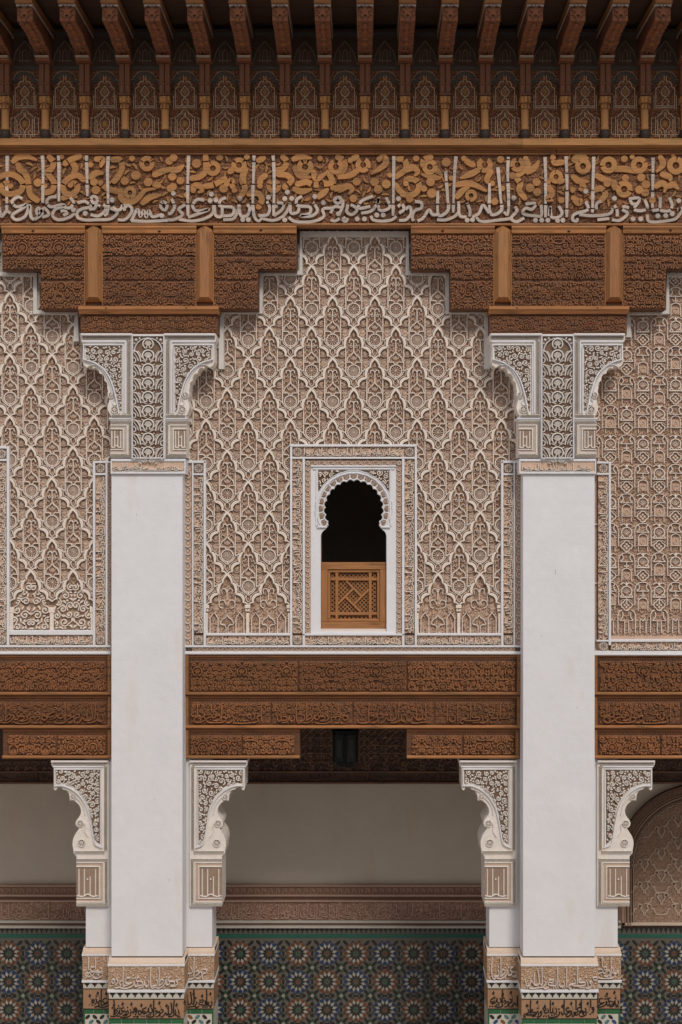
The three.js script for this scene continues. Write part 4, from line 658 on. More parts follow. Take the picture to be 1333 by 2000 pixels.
      for (let j = 2; j < low.length - 3; j++) { const [d, y] = low[j], [d2, y2] = low[j + 1], q = 3 + 2 * Math.sin(j * .6); a.quad([[c - q, y + 2, d], [c + q, y + 2, d], [c + q, y2 + 2, d2], [c - q, y2 + 2, d2]].reverse(), mul(RDE, 1.2)); for (const s of [-1, 1]) { const g = [[c + s * q, y + 2, d], [c + s * q, y2 + 2, d2], [c + s * (q + 3), y2 - .5, d2], [c + s * (q + 3), y - .5, d]]; a.quad(s > 0 ? g : g.reverse(), RDE); } }
      for (const s of [-1, 1]) a.ribbon([[c + s * 3.5, 106], [c + s * 3.5, 116]], 3, .1, .2, RDE); part(t, 'arm', a, M.wood);
      const st = r0(); st.box(c - w - .8, y0, c + w + .8, y0 + 3.4, -.05, tip + .012, [.62, .60, .57], .5); part(t, 'white_strip', st, M.wood);
      const jb = r0(); jb.box(c - w - 1.5, y0 - 14, c + w + 1.5, y0 - .1, -.05, tip + .05, mul(OAK, .9), .6); part(t, 'joist_end', jb, M.wood);
      const f = r0(), fz = tip - .02; f.box(c - w, y0 + 3.5, c + w, 98, fz, fz + .018, mul(RDE, 1.15), 1.2); // starred tip
      const sy = 84, starp = []; for (let q = 0; q < 10; q++) { const R = q % 2 ? 5 : 13, th = -Math.PI / 2 + q * Math.PI / 5; starp.push([c + R * Math.cos(th) * .95, sy - 2 + R * Math.sin(th)]); }
      f.slab(starp, fz + .018, fz + .038, mul(RDE, 1.3)); for (const s of [-1, 1]) { f.ribbon(arc(c + s * 13.5, 99, 12, 12, s > 0 ? 185 : -5, s > 0 ? 265 : -85, 6), 3, fz + .01, fz + .036, RDE); f.ribbon([[c + s * 5, 71], [c + s * 13, 75]], 3, fz + .01, fz + .034, RDE); } f.dome(c, 97, 4.5, fz + .01, fz + .04, RDE, 8); part(t, 'starred_tip', f, M.wood);
      const ab = r0(); ab.box(c - 13, 119, c + 13, 121.2, -.07, .17, mul(PAINT, .7)); ab.box(c - 14, 121.3, c + 14, 126, -.07, .13, mul(RDE, 1.1), 1); part(t, 'abacus', ab, M.wood);
      const up = r0(); for (const s of [-1, 1]) up.box(c + s * 5.4 - 4.9, 126, c + s * 5.4 + 4.9, 189, -.07, .045, mul(RDE, .9), 1.4); up.box(c - 11.5, 165, c + 11.5, 168, -.07, .055, mul(RDE, .8), .5); up.box(c - 11.5, 184, c + 11.5, 189.3, -.07, .06, mul(RDE, .7), 1); part(t, 'twin_post', up, M.woodV);
      const lathe = (pts, m, name) => { const y1 = pts[pts.length - 1][1], g = new THREE.LatheGeometry(pts.map(([x, y]) => new THREE.Vector2(x * kb, (y1 - y) * kb)).reverse(), 16), n = g.attributes.position.count, cl = new Float32Array(n * 3); for (let q = 0; q < n; q++) cl.set(m.col, q * 3); g.setAttribute('color', new THREE.BufferAttribute(cl, 3)); g.translate((c - VX) * kb, H + (VY - y1) * kb, BZ2 - .01); part(t, name, g, m.mat); };
      const HON = mul(GOLD, 1.15);
      const cp = r0(); cp.box(c - 10, 189.5, c + 10, 203, -.07, .05, HON, 2.5); for (const s of [-1, 0, 1]) cp.flat([[c + s * 6 - 3, 214], [c + s * 6, 204], [c + s * 6 + 3, 214]], .02, .05, mul(HON, .9)); for (const s of [-1, 1]) cp.dome(c + s * 6.5, 197, 4.2, .04, .062, HON, 10); cp.flat([[c - 2.5, 190], [c + 2.5, 190], [c + 2, 203], [c - 2, 203]], .045, .06, HON); part(t, 'capital', cp, M.woodV);
      lathe([[0.1, 203], [9, 203], [8, 207], [7.6, 212], [8.2, 214], [7.4, 215.5], [7.4, 248], [8.3, 249], [8.3, 251.5], [7.4, 252], [7.8, 253], [8.2, 254.5], [.1, 254.6]], { col: HON, mat: M.woodV }, 'shaft');
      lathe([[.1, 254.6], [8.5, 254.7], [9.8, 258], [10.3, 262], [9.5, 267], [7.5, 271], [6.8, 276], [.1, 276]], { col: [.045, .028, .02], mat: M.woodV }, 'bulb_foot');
    });
    else { const p = fb.position; copyOf(fb, p.x + (c - COLX[0]) * kb, p.y, p.z, label); }
  }
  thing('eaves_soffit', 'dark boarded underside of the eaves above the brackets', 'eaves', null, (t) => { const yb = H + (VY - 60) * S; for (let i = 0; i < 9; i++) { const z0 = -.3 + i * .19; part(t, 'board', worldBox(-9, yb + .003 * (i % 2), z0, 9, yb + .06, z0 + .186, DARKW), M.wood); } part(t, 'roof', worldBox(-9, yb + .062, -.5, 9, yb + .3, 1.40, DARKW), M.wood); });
}

// beams of the lower storey
function beam(name, label, x0, x1, y0, y1, z, dep, o) {
  thing(name, label, 'beam', null, (t) => {
    const r = new Rel(0); r.box(x0, y0, x1, y1 + .3, -dep, z - .008, REDG); part(t, 'core', r, M.wood);
    const m = new Rel(z); m.prof(x0, x1, [[y0, -.02], [y0, .006], [y0 + 2.4, .012], [y0 + 3, .004], [y0 + 5.5, .004], [y0 + 5.8, -.004]], mul(RED, 1.1)); m.prof(x0, x1, [[y1 - 6, -.01], [y1 - 6, .022], [y1 - 4, .030], [y1 - 1.5, .030], [y1 + .3, .018], [y1 + .3, -.02]], tone(mul(OAK, .92)));
    for (const e of o.ends ?? []) m.box(e < 0 ? x0 : x1 - 7, y0, e < 0 ? x0 + 7 : x1, y1 - 5, -.02, .02, mul(OAK, .8), 1.5); part(t, 'fillet', m, M.wood);
    const b = new Rel(z); beads(b, x0 + 9, y0 + 9, x1 - 9, y0 + 9, -.002, mul(OAK, .75), 3.2); part(t, 'bead_border', b, M.wood);
    let a = x0 + 9; const w = (x1 - x0 - 18) / o.n; for (let i = 0; i < o.n; i++, a += w) { const c = new Rel(z); const ms = (o.motifs ?? []).filter(([mx]) => mx > a - 12 && mx < a + w + 12); carved(c, a + .3, y0 + 12, a + w - .3, y1 - 6.5, { cx: o.cx, P: o.P, R: o.R, w: o.w, text: o.text === undefined ? undefined : o.text + i * 310, seed: o.seed, raised: tone(o.col ?? RED), ground: REDG, motifs: ms, hi: .026 }); part(t, 'carved_board', c, M.wood); }
  });
}
for (const [nm, x0, x1, ends] of [['left', -330, 218, [1]], ['middle', 362, 1017, [-1, 1]], ['right', 1160, 1500, [-1]]]) {
  const cx = 691, A = [], B2 = []; for (let k = -9; k < 10; k++) { A.push([cx + 43.5 + k * 87, 1311, 9], [cx + k * 87, 1341, 7.5]); }
  beam('carved_beam', `upper carved beam with fan palmettes below the stucco, ${nm} bay`, x0, x1, 1278, 1357, .045, .42, { n: nm === 'middle' ? 3 : 1, cx, P: 87, seed: 21, R: 5.8, w: 2.3, motifs: A, ends });
  beam('carved_beam', `middle carved beam of cursive scrolls, ${nm} bay`, x0, x1, 1358, 1422, .022, .42, { n: nm === 'middle' ? 4 : 2, cx: 0, P: 900, seed: 33, text: 90, ends });
}
for (const [lab, x0, x1, e] of [['short carved corbel beam on the bracket left of the left pillar', 6, 218, 1], ['short carved corbel beam on the bracket right of the left pillar', 362, 586, -1], ['short carved corbel beam on the bracket left of the right pillar', 795, 1014, 1], ['short carved corbel beam on the bracket right of the right pillar', 1160, 1420, -1]]) {
  const c0 = e < 0 ? x0 + 35 : x1 - 35; beam('corbel_beam', lab, x0, x1, 1423, 1481, .0, .42, { n: 2, cx: c0, P: 62, R: 6.6, w: 2.5, seed: 41, motifs: [[c0, 1459, 8], [c0 + (e < 0 ? 42 : -42), 1459, 8]], ends: [e], col: mul(RED, 1.12) });
}
// ---------- capitals, pillars, brackets ----------
const FZ = .28;
const DEEP = [.21, .135, .095];  // drilled ground of capitals and brackets, recess shade painted into its colour
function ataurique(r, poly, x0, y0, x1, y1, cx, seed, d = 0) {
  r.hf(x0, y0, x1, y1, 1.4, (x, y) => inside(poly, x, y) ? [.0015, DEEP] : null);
  const sh1 = poly.map(([x, y]) => [x, y]); scrollFill(r, (x, y) => inside(sh1, x, y) && inside(sh1, x - 1.2, y) && inside(sh1, x + 1.2, y) && inside(sh1, x, y + 1.2), x0, y0, x1, y1, { R: 6, w: 1.95, d0: 0, d1: .026, col: CAP, leaf: .36 });
}
const kufic = (r, x0, y0, x1, y1, d0, d1) => { const w = (x1 - x0); for (const [u, h0] of [[.12, .05], [.36, .05], [.62, .3], [.86, .05]]) r.ribbon([[x0 + w * u, y0 + (y1 - y0) * h0], [x0 + w * u, y1 - 2]], 2.6, d0, d1, CAP); r.ribbon(curve([[x0 + 1, y1 - 3], [x0 + w * .3, y1 - 1.5], [x0 + w * .5, y1 - 6], [x0 + w * .75, y1 - 1.5], [x1 - 1, y1 - 3]], 3), 2.4, d0, d1 - .001, CAP); r.dome(x0 + w * .5, y0 + (y1 - y0) * .4, 2, d0, d1, CAP, 6); };
// pedestal block: nested frames open to the outer side; s = -1 when the outer side is left
function pedestal(t, Z, xi, xo, y0, y1, dep) { // xi inner edge, xo outer edge
  const s = Math.sign(xo - xi), bx = (r, a, b, c, d, e, f, col, bv = 0) => r.box(Math.min(a, c), b, Math.max(a, c), d, e, f, col, bv);
  const r = new Rel(Z); bx(r, xi, y0, xo, y1, -dep, 0, CAP); const p = part(t, 'pedestal', r, M.stucco);
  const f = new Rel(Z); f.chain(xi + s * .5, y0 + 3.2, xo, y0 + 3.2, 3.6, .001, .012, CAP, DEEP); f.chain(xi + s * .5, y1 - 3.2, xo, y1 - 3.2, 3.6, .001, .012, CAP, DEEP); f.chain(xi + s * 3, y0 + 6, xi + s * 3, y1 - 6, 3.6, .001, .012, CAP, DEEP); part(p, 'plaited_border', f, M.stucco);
  const g = new Rel(Z); for (const [o, w, h] of [[7.5, 2, .014], [15, 2, .016]]) { bx(g, xi + s * o, y0 + o, xo, y0 + o + w, 0, h, CAP, .4); bx(g, xi + s * o, y1 - o - w, xo, y1 - o, 0, h, CAP, .4); bx(g, xi + s * o, y0 + o + w, xi + s * (o + w), y1 - o - w, 0, h, CAP, .4); }
  bx(g, xi + s * 9.5, y0 + 9.5, xo, y0 + 14, 0, .003, (y0 < 1400 ? [.56, .475, .41] : [.60, .45, .35])); bx(g, xi + s * 9.5, y1 - 14, xo, y1 - 9.5, 0, .003, (y0 < 1400 ? [.56, .475, .41] : [.60, .45, .35])); bx(g, xi + s * 9.5, y0 + 14.2, xi + s * 14, y1 - 14.2, 0, .003, (y0 < 1400 ? [.56, .475, .41] : [.60, .45, .35])); part(p, 'nested_frame', g, M.stucco);
  const k = new Rel(Z), a = Math.min(xi + s * 17.5, xo), b = Math.max(xi + s * 17.5, xo); k.box(a, y0 + 17.5, b, y1 - 17.5, 0, .0035, mul(INF, .55)); kufic(k, a, y0 + 18, b, y1 - 18, .003, .018); part(p, 'lettering', k, M.stucco);
}
function roundel(r, x, y, R, d) { r.dome(x, y, R, d, d + .004, CAP, 14); r.ribbon(arc(x, y, R * .92, R * .92, 0, 345, 15), R * .22, d, d + .016, CAP, { closed: true }); r.flat(arc(x, y, R * .74, R * .74, 0, 330, 11), d + .003, d + .005, DEEP, .97); for (const a of [0, 45, 90, 135]) { const q = a * Math.PI / 180; r.ribbon([[x - R * .72 * Math.cos(q), y - R * .72 * Math.sin(q)], [x + R * .72 * Math.cos(q), y + R * .72 * Math.sin(q)]], R * .2, d + .004, d + .013, CAP, { cap: false }); } }
function capital(label, c, hb) {
  thing('carved_capital', label, 'capital', null, (t) => {
    const Z = FZ + .02, wing = (s) => { // outline of one wing, s = side
      const q = [[-30, 652], [-131, 652], [-133, 656], [-132, 664], [-128, 671], [-129, 706], [-126.5, 713], [-120, 718], [-116, 715], [-110, 713], ...curve([[-109, 720], [-102, 718], [-97, 724]], 2), ...curve([[-96, 729], [-89.5, 731], [-86, 738]], 2), ...curve([[-86, 743], [-81, 748], [-80.5, 757]], 2), ...curve([[-79, 763], [-79.5, 772], [-76, 779]], 2), ...curve([[-77.5, 785], [-80, 795], [-77, 806], [-73, 812]], 2), [-74, 818], [-30, 818]];
      return q.map(([x, y]) => [c - s * x, y]); };
    for (const s of [-1, 1]) {
      const X = (x) => c - s * x, P = (p) => p.map(([x, y]) => [X(x), y]);
      const r = new Rel(Z); r.slab(wing(s), -Z - .02, 0, CAP); part(t, 'wing', r, M.stucco);
      const sp = P([[-123, 676], [-51.5, 676], [-51.5, 806], [-57, 800], ...curve([[-58, 790], [-63, 768], [-72, 742], [-88, 722], [-106, 711], [-123, 704]], 3)]);
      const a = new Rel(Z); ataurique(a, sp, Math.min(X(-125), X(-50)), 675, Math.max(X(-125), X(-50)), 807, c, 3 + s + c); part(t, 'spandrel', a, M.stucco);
      const m = new Rel(Z); m.ribbon(P(curve([[-57, 808], [-60, 790], [-65, 768], [-74, 740], [-89.5, 719], [-107, 708], [-127, 701.5]], 4)), 3.4, -.001, .032, WHT); m.ribbon(P([[-126, 674], [-49, 674], [-49, 808]]), 2.6, -.001, .026, WHT); m.ribbon(P([[-126, 675], [-126, 702]]), 2.6, -.001, .024, WHT);
      m.box(Math.min(X(-131), X(-31)), 652, Math.max(X(-131), X(-31)), 656.5, -.02, .045, mixc(WHT, SAND, .3), 1); m.box(Math.min(X(-129), X(-46)), 665, Math.max(X(-129), X(-46)), 669, -.02, .02, WHT, 1); m.box(Math.min(X(-46), X(-43.3)), 665, Math.max(X(-46), X(-43.3)), 808, -.001, .020, WHT, .6); part(t, 'moulding', m, M.plaster);
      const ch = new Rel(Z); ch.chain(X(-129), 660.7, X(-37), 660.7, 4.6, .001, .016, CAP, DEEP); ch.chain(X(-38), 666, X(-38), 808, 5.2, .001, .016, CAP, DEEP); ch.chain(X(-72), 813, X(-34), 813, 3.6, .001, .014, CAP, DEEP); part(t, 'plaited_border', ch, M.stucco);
      const rd = new Rel(Z); rd.ribbon(P(curve([[-112, 712], [-100, 713.5], [-88, 725], [-79, 740], [-72, 760], [-70, 772]], 4)), 2.4, -.001, .02, WHT); rd.ribbon(P(curve([[-66, 779], [-70, 786], [-67, 791], [-60, 790]], 3)), 2, -.001, .016, WHT); part(t, 'volute_line', rd, M.stucco); for (const [u, v, q] of [[-72, 772, 6.4], [-66, 800, 7.4]]) { const rr = new Rel(Z); roundel(rr, X(u), v, q, .002); part(t, 'roundel', rr, M.stucco); }
      pedestal(t, Z - .012, X(-33), X(-hb), 822, 894, FZ - .02);
      const le = new Rel(Z); le.prof(Math.min(X(-33), X(-hb - 2.5)), Math.max(X(-33), X(-hb - 2.5)), [[816, -.28], [816, .008], [818.5, .008], [822, -.012], [822, -.28]], WHT); part(t, 'ledge', le, M.plaster);
    }
    const b = new Rel(Z); b.box(c - 33, 653, c + 33, 896, -Z, .004, CAP); b.rect(c - 32, 655, c + 32, 896, 2.2, .004, .034, WHT); part(t, 'front_panel', b, M.stucco);
    const f = new Rel(Z + .004); f.box(c - 29.5, 657.5, c + 29.5, 893.5, -.001, .0015, DEEP);
    palmette(f, c, 672, 10, .001, .032, CAP, 7); for (let j = 0; j < 8; j++) { const y = 695 + j * 27;
      palmette(f, c, y, 11, .001, .032, CAP, 7); for (const s of [-1, 1]) { f.ribbon([[c + s * 1, y + 15.5], [c + s * 6, y + 19]], 1.8, .001, .027, CAP, { cap: false }); f.ribbon([[c + s * 18, y + 19], [c + s * 13, y + 21.5]], 1.7, .001, .027, CAP, { cap: false }); f.ribbon(curve([[c + s * 13, y + 4], [c + s * 15.5, y - 3], [c + s * 20, y - 9]], 3), 1.6, .001, .026, CAP, { cap: false }); }
      for (const s of [-1, 1]) { f.ribbon(curve([[c + s * 14.5, y + 12], [c + s * 16.5, y + 2], [c + s * 22, y - 7], [c + s * 28.6, y - 10]], 4), 3.0, .001, .032, CAP, { cap: false }); for (let i = 0; i < 5; i++) f.ribbon([[c + s * (19.5 + i * .6), y + 11 - i * 1.2], [c + s * (20 + i * 2.1), y + 5 - i * 3.1]], 1.7, .001, .027, CAP, { cap: false }); f.ribbon(curve([[c + s * 28.6, y + 3], [c + s * 24.5, y + 7], [c + s * 25, y + 12], [c + s * 28.6, y + 14]], 3), 2.2, .001, .03, CAP, { cap: false }); f.ribbon([[c + s * 3, y + 13], [c + s * 12, y + 9]], 1.8, .001, .028, CAP, { cap: false }); f.ribbon([[c + s * 13, y + 16], [c + s * 8, y + 19]], 1.7, .001, .027, CAP, { cap: false }); } }
    for (const s of [-1, 1]) for (const [u, v, q] of [[24, 664, 3], [17, 661, 2.2], [27, 671, 2]]) f.dome(c + s * u, v, q, .001, .03, CAP, 8);
    const fp = part(t, 'palmette_field', f, M.stucco); const q = new Rel(Z + .004); q.ribbon(arc(c, 688, 27, 27, 180, 360, 22).map(([x, y], i) => [x, y - .8 * (i % 2)]), 2.2, .0, .03, WHT); part(fp, 'lobed_head', q, M.stucco);
    const ib = new Rel(FZ); ib.box(c - hb + 2, 896.3, c + hb - 2, 926, -FZ, .010, WHT); ib.box(c - hb + 3, 903, c + hb - 3, 921, .010, .0125, mul(INF, 1.1)); ib.box(c - hb + 1, 896.3, c + hb - 1, 901.5, .0102, .026, WHT, .8); ib.box(c - hb + 1, 921, c + hb - 1, 926, .0102, .030, WHT, 1); for (const s of [-1, 1]) ib.box(c + s * (hb - 2.2) - 1.4, 901.6, c + s * (hb - 2.2) + 1.4, 920.9, .0102, .026, WHT, .5);
    const ip = part(t, 'inscription_band', ib, M.stucco); const l = new Rel(FZ); bandH(l, c - hb + 5, 903.5, c + hb - 5, 920.5, c < 700 ? 20 : 760, .012, .032, CAP, 1.8, 2.3); part(ip, 'lettering', l, M.stucco);
  });
}
capital('white carved stucco capital with scrolled wings, on the left pillar', 290.5, 74);
capital('white carved stucco capital with scrolled wings, on the right pillar', 1089, 76);

// pillars with their rear shafts, carved and tiled bases
const BLK = [.018, .016, .016], GRN = [.022, .125, .045], TAN = [.40, .23, .13], TW = [.62, .59, .52];
const BASEF = { y: [1870, 1880, 1929, 1935, 1948, 1988, 1997] }, BASEB = { y: [1851, 1860, 1911, 1916, 1928, 1969, 1978] };
function pillarBase(t, Z, x0, x1, y, dep, from) { // ledge, carved band, crenellated tiles, lettered tiles, green strip
  const [a, b, c, d, e, f, g] = y, r = new Rel(Z); r.prof(x0 - 5, x1 + 5, [[a, 0.0], [a + 5, .022], [b - 3, .050], [b, .056], [b, -dep]], SAND); r.box(x0 - 5, a, x0, b, -dep, -.0005, SAND); r.box(x1, a, x1 + 5, b, -dep, -.0005, SAND); r.box(x0 - 5.6, b, x1 + 5.6, b + 4, -dep, .058, WHT, .6); part(t, 'ledge', r, M.stucco);
  const k = new Rel(Z); k.box(x0 - 5, b + 4, x1 + 5, c, -dep, .040, SANDG); k.hf(x0 - 4.6, b + 4.3, x1 + 4.6, c - .3, 1.25, (x, yy) => { const v = N(x * .10 + from, yy * .10), w = Math.sin(v * 7), q = ss(w, -.2, .15); return [.041 + .011 * q, q > .5 ? mixc(SANDG, SAND, .55) : SANDG]; });
  const band = part(t, 'carved_band', k, M.stucco), l = new Rel(Z); bandH(l, x0 - 3, b + 5, x1 + 3, c - 1, from, .045, .072, mixc(SAND, WHT, .4), 1.05, 1.3); part(band, 'lettering', l, M.stucco);
  const w = new Rel(Z); w.box(x0 - 5.8, c, x1 + 5.8, d, -dep, .060, WHT, .8); part(t, 'fillet', w, M.plaster);
  const cr = new Rel(Z); cr.box(x0 - 3.5, d, x1 + 3.5, e, -dep, .036, TW); const n = Math.round((x1 - x0 + 7) / 14), st = (x1 - x0 + 7) / n, ct = part(t, 'tile_band', cr, M.tile);
  for (let i = 0; i < n; i++) { const m = new Rel(Z), x = x0 - 3.5 + (i + .5) * st, h = e - d - 3; m.slab([[x - 6, d + .6], [x + 6, d + .6], [x + 3.6, d + h * .55], [x + 1.5, d + h * .62], [x + 1.2, d + h], [x - 1.2, d + h], [x - 1.5, d + h * .62], [x - 3.6, d + h * .55]], .036, .040, BLK); part(ct, 'merlon_tile', m, M.tile); }
  const bl = new Rel(Z); bl.box(x0 - 3.5, e, x1 + 3.5, e + 1.6, -dep, .038, BLK); bl.box(x0 - 3.5, f - 1.6, x1 + 3.5, f, -dep, .038, BLK); part(t, 'black_line', bl, M.tile);
  const tb = new Rel(Z); tb.box(x0 - 3.5, e + 1.6, x1 + 3.5, f - 1.6, -dep, .034, TAN); const tp = part(t, 'lettered_tile_band', tb, M.tile), tl = new Rel(Z); lettering(tl, x1 - x0 + 4, f - e - 4.5, (u, v) => [x0 - 2 + u, e + 2 + v], from + 210, .034, .039, BLK, 1.55, 1.25); for (let i = 0; i < (x1 - x0) / 17; i++) { const x = x0 + 6 + i * 17 + 4 * rnd(), yy = e + 6 + 9 * rnd(); tl.flat([[x, yy - 4], [x + 3, yy], [x + 1, yy + 4], [x - 3, yy + 3]], .034, .038, BLK); tl.ribbon(curve([[x, yy + 3], [x + 4, yy + 12], [x - 2, yy + 20]], 3), .8, .034, .0375, BLK); } part(tp, 'lettering', tl, M.tile);
  const gn = Math.max(2, Math.round((x1 - x0 + 7) / 24)), gs = (x1 - x0 + 7) / gn, gb = new Rel(Z); gb.box(x0 - 3, f, x1 + 3, g, -dep, .030, TW); const gp = part(t, 'green_band', gb, M.tile); for (let i = 0; i < gn; i++) { const m = new Rel(Z), x = x0 - 3.5 + i * gs; m.box(x + .4, f + .3, x + gs - .4, g - .5, .029, .037, mul(GRN, .85 + .3 * rnd()), .4); part(gp, 'green_tile', m, M.tile); }
  const lo = new Rel(Z); lo.box(x0 - 3.2, g, x1 + 3.2, 2325, -dep, .032, TW); const lp = part(t, 'mosaic', lo, M.tile), m = new Rel(Z); mosaic(m, x0 - 1, g + 1, x1 + 1, g + 60, .032); part(lp, 'mosaic_tiles', m, M.tile);
  const sd = new Rel(Z); for (const s of [x0 - 3.2, x1 + .2]) sd.box(s, g, s + 3, g + 60, .032, .037, GRN, .4); part(lp, 'green_edge', sd, M.tile);
}
// zellige star unit about (0, 0), 56 px wide
function star(r, cx, cy, a, d, v) {
  const col = v ? [.16, .055, .022] : [.017, .04, .11], ctr = v ? [.025, .11, .06] : [.16, .055, .025], P = (R, th) => [cx + R * a * Math.cos(th), cy + R * a * Math.sin(th)], st = Math.PI / 6, hi = d + .004;
  const j = () => .8 + .4 * rnd();
  r.flat(arc(cx, cy, .13 * a, .13 * a, 15, 345, 8), d, hi, ctr, .9);
  for (let i = 0; i < 12; i++) {
    const t = i * st; r.flat([P(.14, t), P(.33, t - .25), P(.5, t), P(.33, t + .25)], d, hi, BLK, .96);
    r.flat([P(.38, t + st / 2), P(.54, t + st / 2 - .19), P(.73, t + st / 2), P(.54, t + st / 2 + .19)], d, hi, mul(TW, .6 * j()), .95);
    r.flat([P(.54, t), P(.70, t - .2), P(.90, t - .11), P(.8, t)], d, hi, mul(col, j()), .96); r.flat([P(.54, t), P(.8, t), P(.90, t + .11), P(.70, t + .2)], d, hi, mul(col, j()), .96); r.flat([P(.82, t), P(.93, t - .08), P(.93, t + .08)], d, hi, mul(TW, .3), .95); r.flat([P(.76, t + st / 2), P(.93, t + st / 2 - .11), P(.93, t + st / 2 + .11)], d, hi, BLK, .96);
  }
  for (let i = 0; i < 4; i++) { // dark ovals on the edges, octagons beside them, corner stars
    const q = i * Math.PI / 2, R = (x, y) => [cx + a * (x * Math.cos(q) - y * Math.sin(q)), cy + a * (x * Math.sin(q) + y * Math.cos(q))];
    if (i < 2) { const o = (x, y, rx, ry, c, n = 8) => { const p = []; for (let k = 0; k < n; k++) p.push(R(x + rx * Math.cos(k / n * 2 * Math.PI), y + ry * Math.sin(k / n * 2 * Math.PI))); r.flat(p, d, hi, c, .9); }; o(1, 0, .10, .22, BLK); o(1, .40, .155, .155, BLK); o(1, -.40, .155, .155, BLK); }
    for (const y of [-1, 1]) { const p = []; for (let k = 0; k < 8; k++) { const th = k / 8 * 2 * Math.PI, x = .22 * Math.cos(th), z = .12 * Math.sin(th), s = y * Math.PI / 4; p.push(R(.79 + x * Math.cos(s) - z * Math.sin(s) - .03, y * .79 + x * Math.sin(s) + z * Math.cos(s) + (y > 0 ? -.0 : .0))); } if (y > 0) r.flat(p.map(([x, yy]) => [x, yy]), d, hi, BLK, .9); }
  }
  r.flat(arc(cx + a, cy + a, .13 * a, .13 * a, 0, 315, 7), d, hi, mul(TW, .5), .85); for (let k = 0; k < 4; k++) { const th = k * Math.PI / 2, ux = Math.cos(th), uy = Math.sin(th), T = (x, y) => [cx + a + a * (x * ux - y * uy), cy + a + a * (x * uy + y * ux)]; r.flat([T(.14, 0), T(.24, -.12), T(.40, 0), T(.24, .12)], d, hi, [.018, .075, .035], .94); }
}
function mosaic(r, x0, y0, x1, y1, d) { // loose field of almond tiles, on the pillars' feet
  const cols = [BLK, [.25, .085, .028], [.10, .20, .20], BLK, [.03, .065, .2]]; let k = 0;
  for (let y = y0 + 5; y < y1 - 3; y += 9.5, k++) for (let x = x0 + 6 + (k % 2) * 7; x < x1 - 5; x += 14) { const a = ((k + Math.round(x / 14)) % 2 ? 1 : -1) * .7, p = []; for (let i = 0; i < 8; i++) { const t = i / 8 * Math.PI * 2, u = 6 * Math.cos(t), v = 3.4 * Math.sin(t); p.push([x + u * Math.cos(a) - v * Math.sin(a), y + u * Math.sin(a) + v * Math.cos(a)]); } r.flat(p, d, d + .004, cols[Math.floor(rnd() * 5)], .9); }
}
function pillar(label, c, hw, L, R) {
  thing('pillar', label, 'pillar', null, (t) => {
    const r = new Rel(FZ); r.box(c - hw, 926, c + hw, 1868, -FZ + .0, 0, WHT, .5); const sf = part(t, 'shaft', r, M.plaster); for (const [u, v, l] of c < 700 ? [[.62, 1716, 5], [-.3, 1003, 4], [.2, 1560, 3]] : [[-.1, 1112, 10], [.5, 1380, 4], [-.5, 1240, 3]]) { const q = new Rel(FZ); q.ribbon(curve([[c + u * hw, v], [c + u * hw + .8, v + l * .5], [c + u * hw + .2, v + l]], 2), .9, -.001, .0012, [.34, .31, .29]); part(sf, 'scratch', q, M.plaster); }
    const b = new Rel(-.02); b.box(L, 1482, c - hw + 4, 1850, -.38, 0, WHT, .4); b.box(c + hw - 4, 1482, R, 1850, -.38, 0, WHT, .4); b.box(c - hw + 4.2, 1482, c + hw - 4.2, 1866, -.36, .02, WHT); part(t, 'rear_shaft', b, M.plaster);
    pillarBase(t, FZ, c - hw, c + hw, BASEF.y, FZ, c < 700 ? 300 : 900);
    pillarBase(t, -.02, L, c - hw + 3, BASEB.y, .38, c < 700 ? 60 : 480); pillarBase(t, -.02, c + hw - 3, R, BASEB.y, .38, c < 700 ? 700 : 130);
  });
}
pillar('left tall white plaster pillar with tiled foot', 287.5, 69.5, 168, 415);
pillar('right tall white plaster pillar with tiled foot', 1092, 70, 956, 1207);

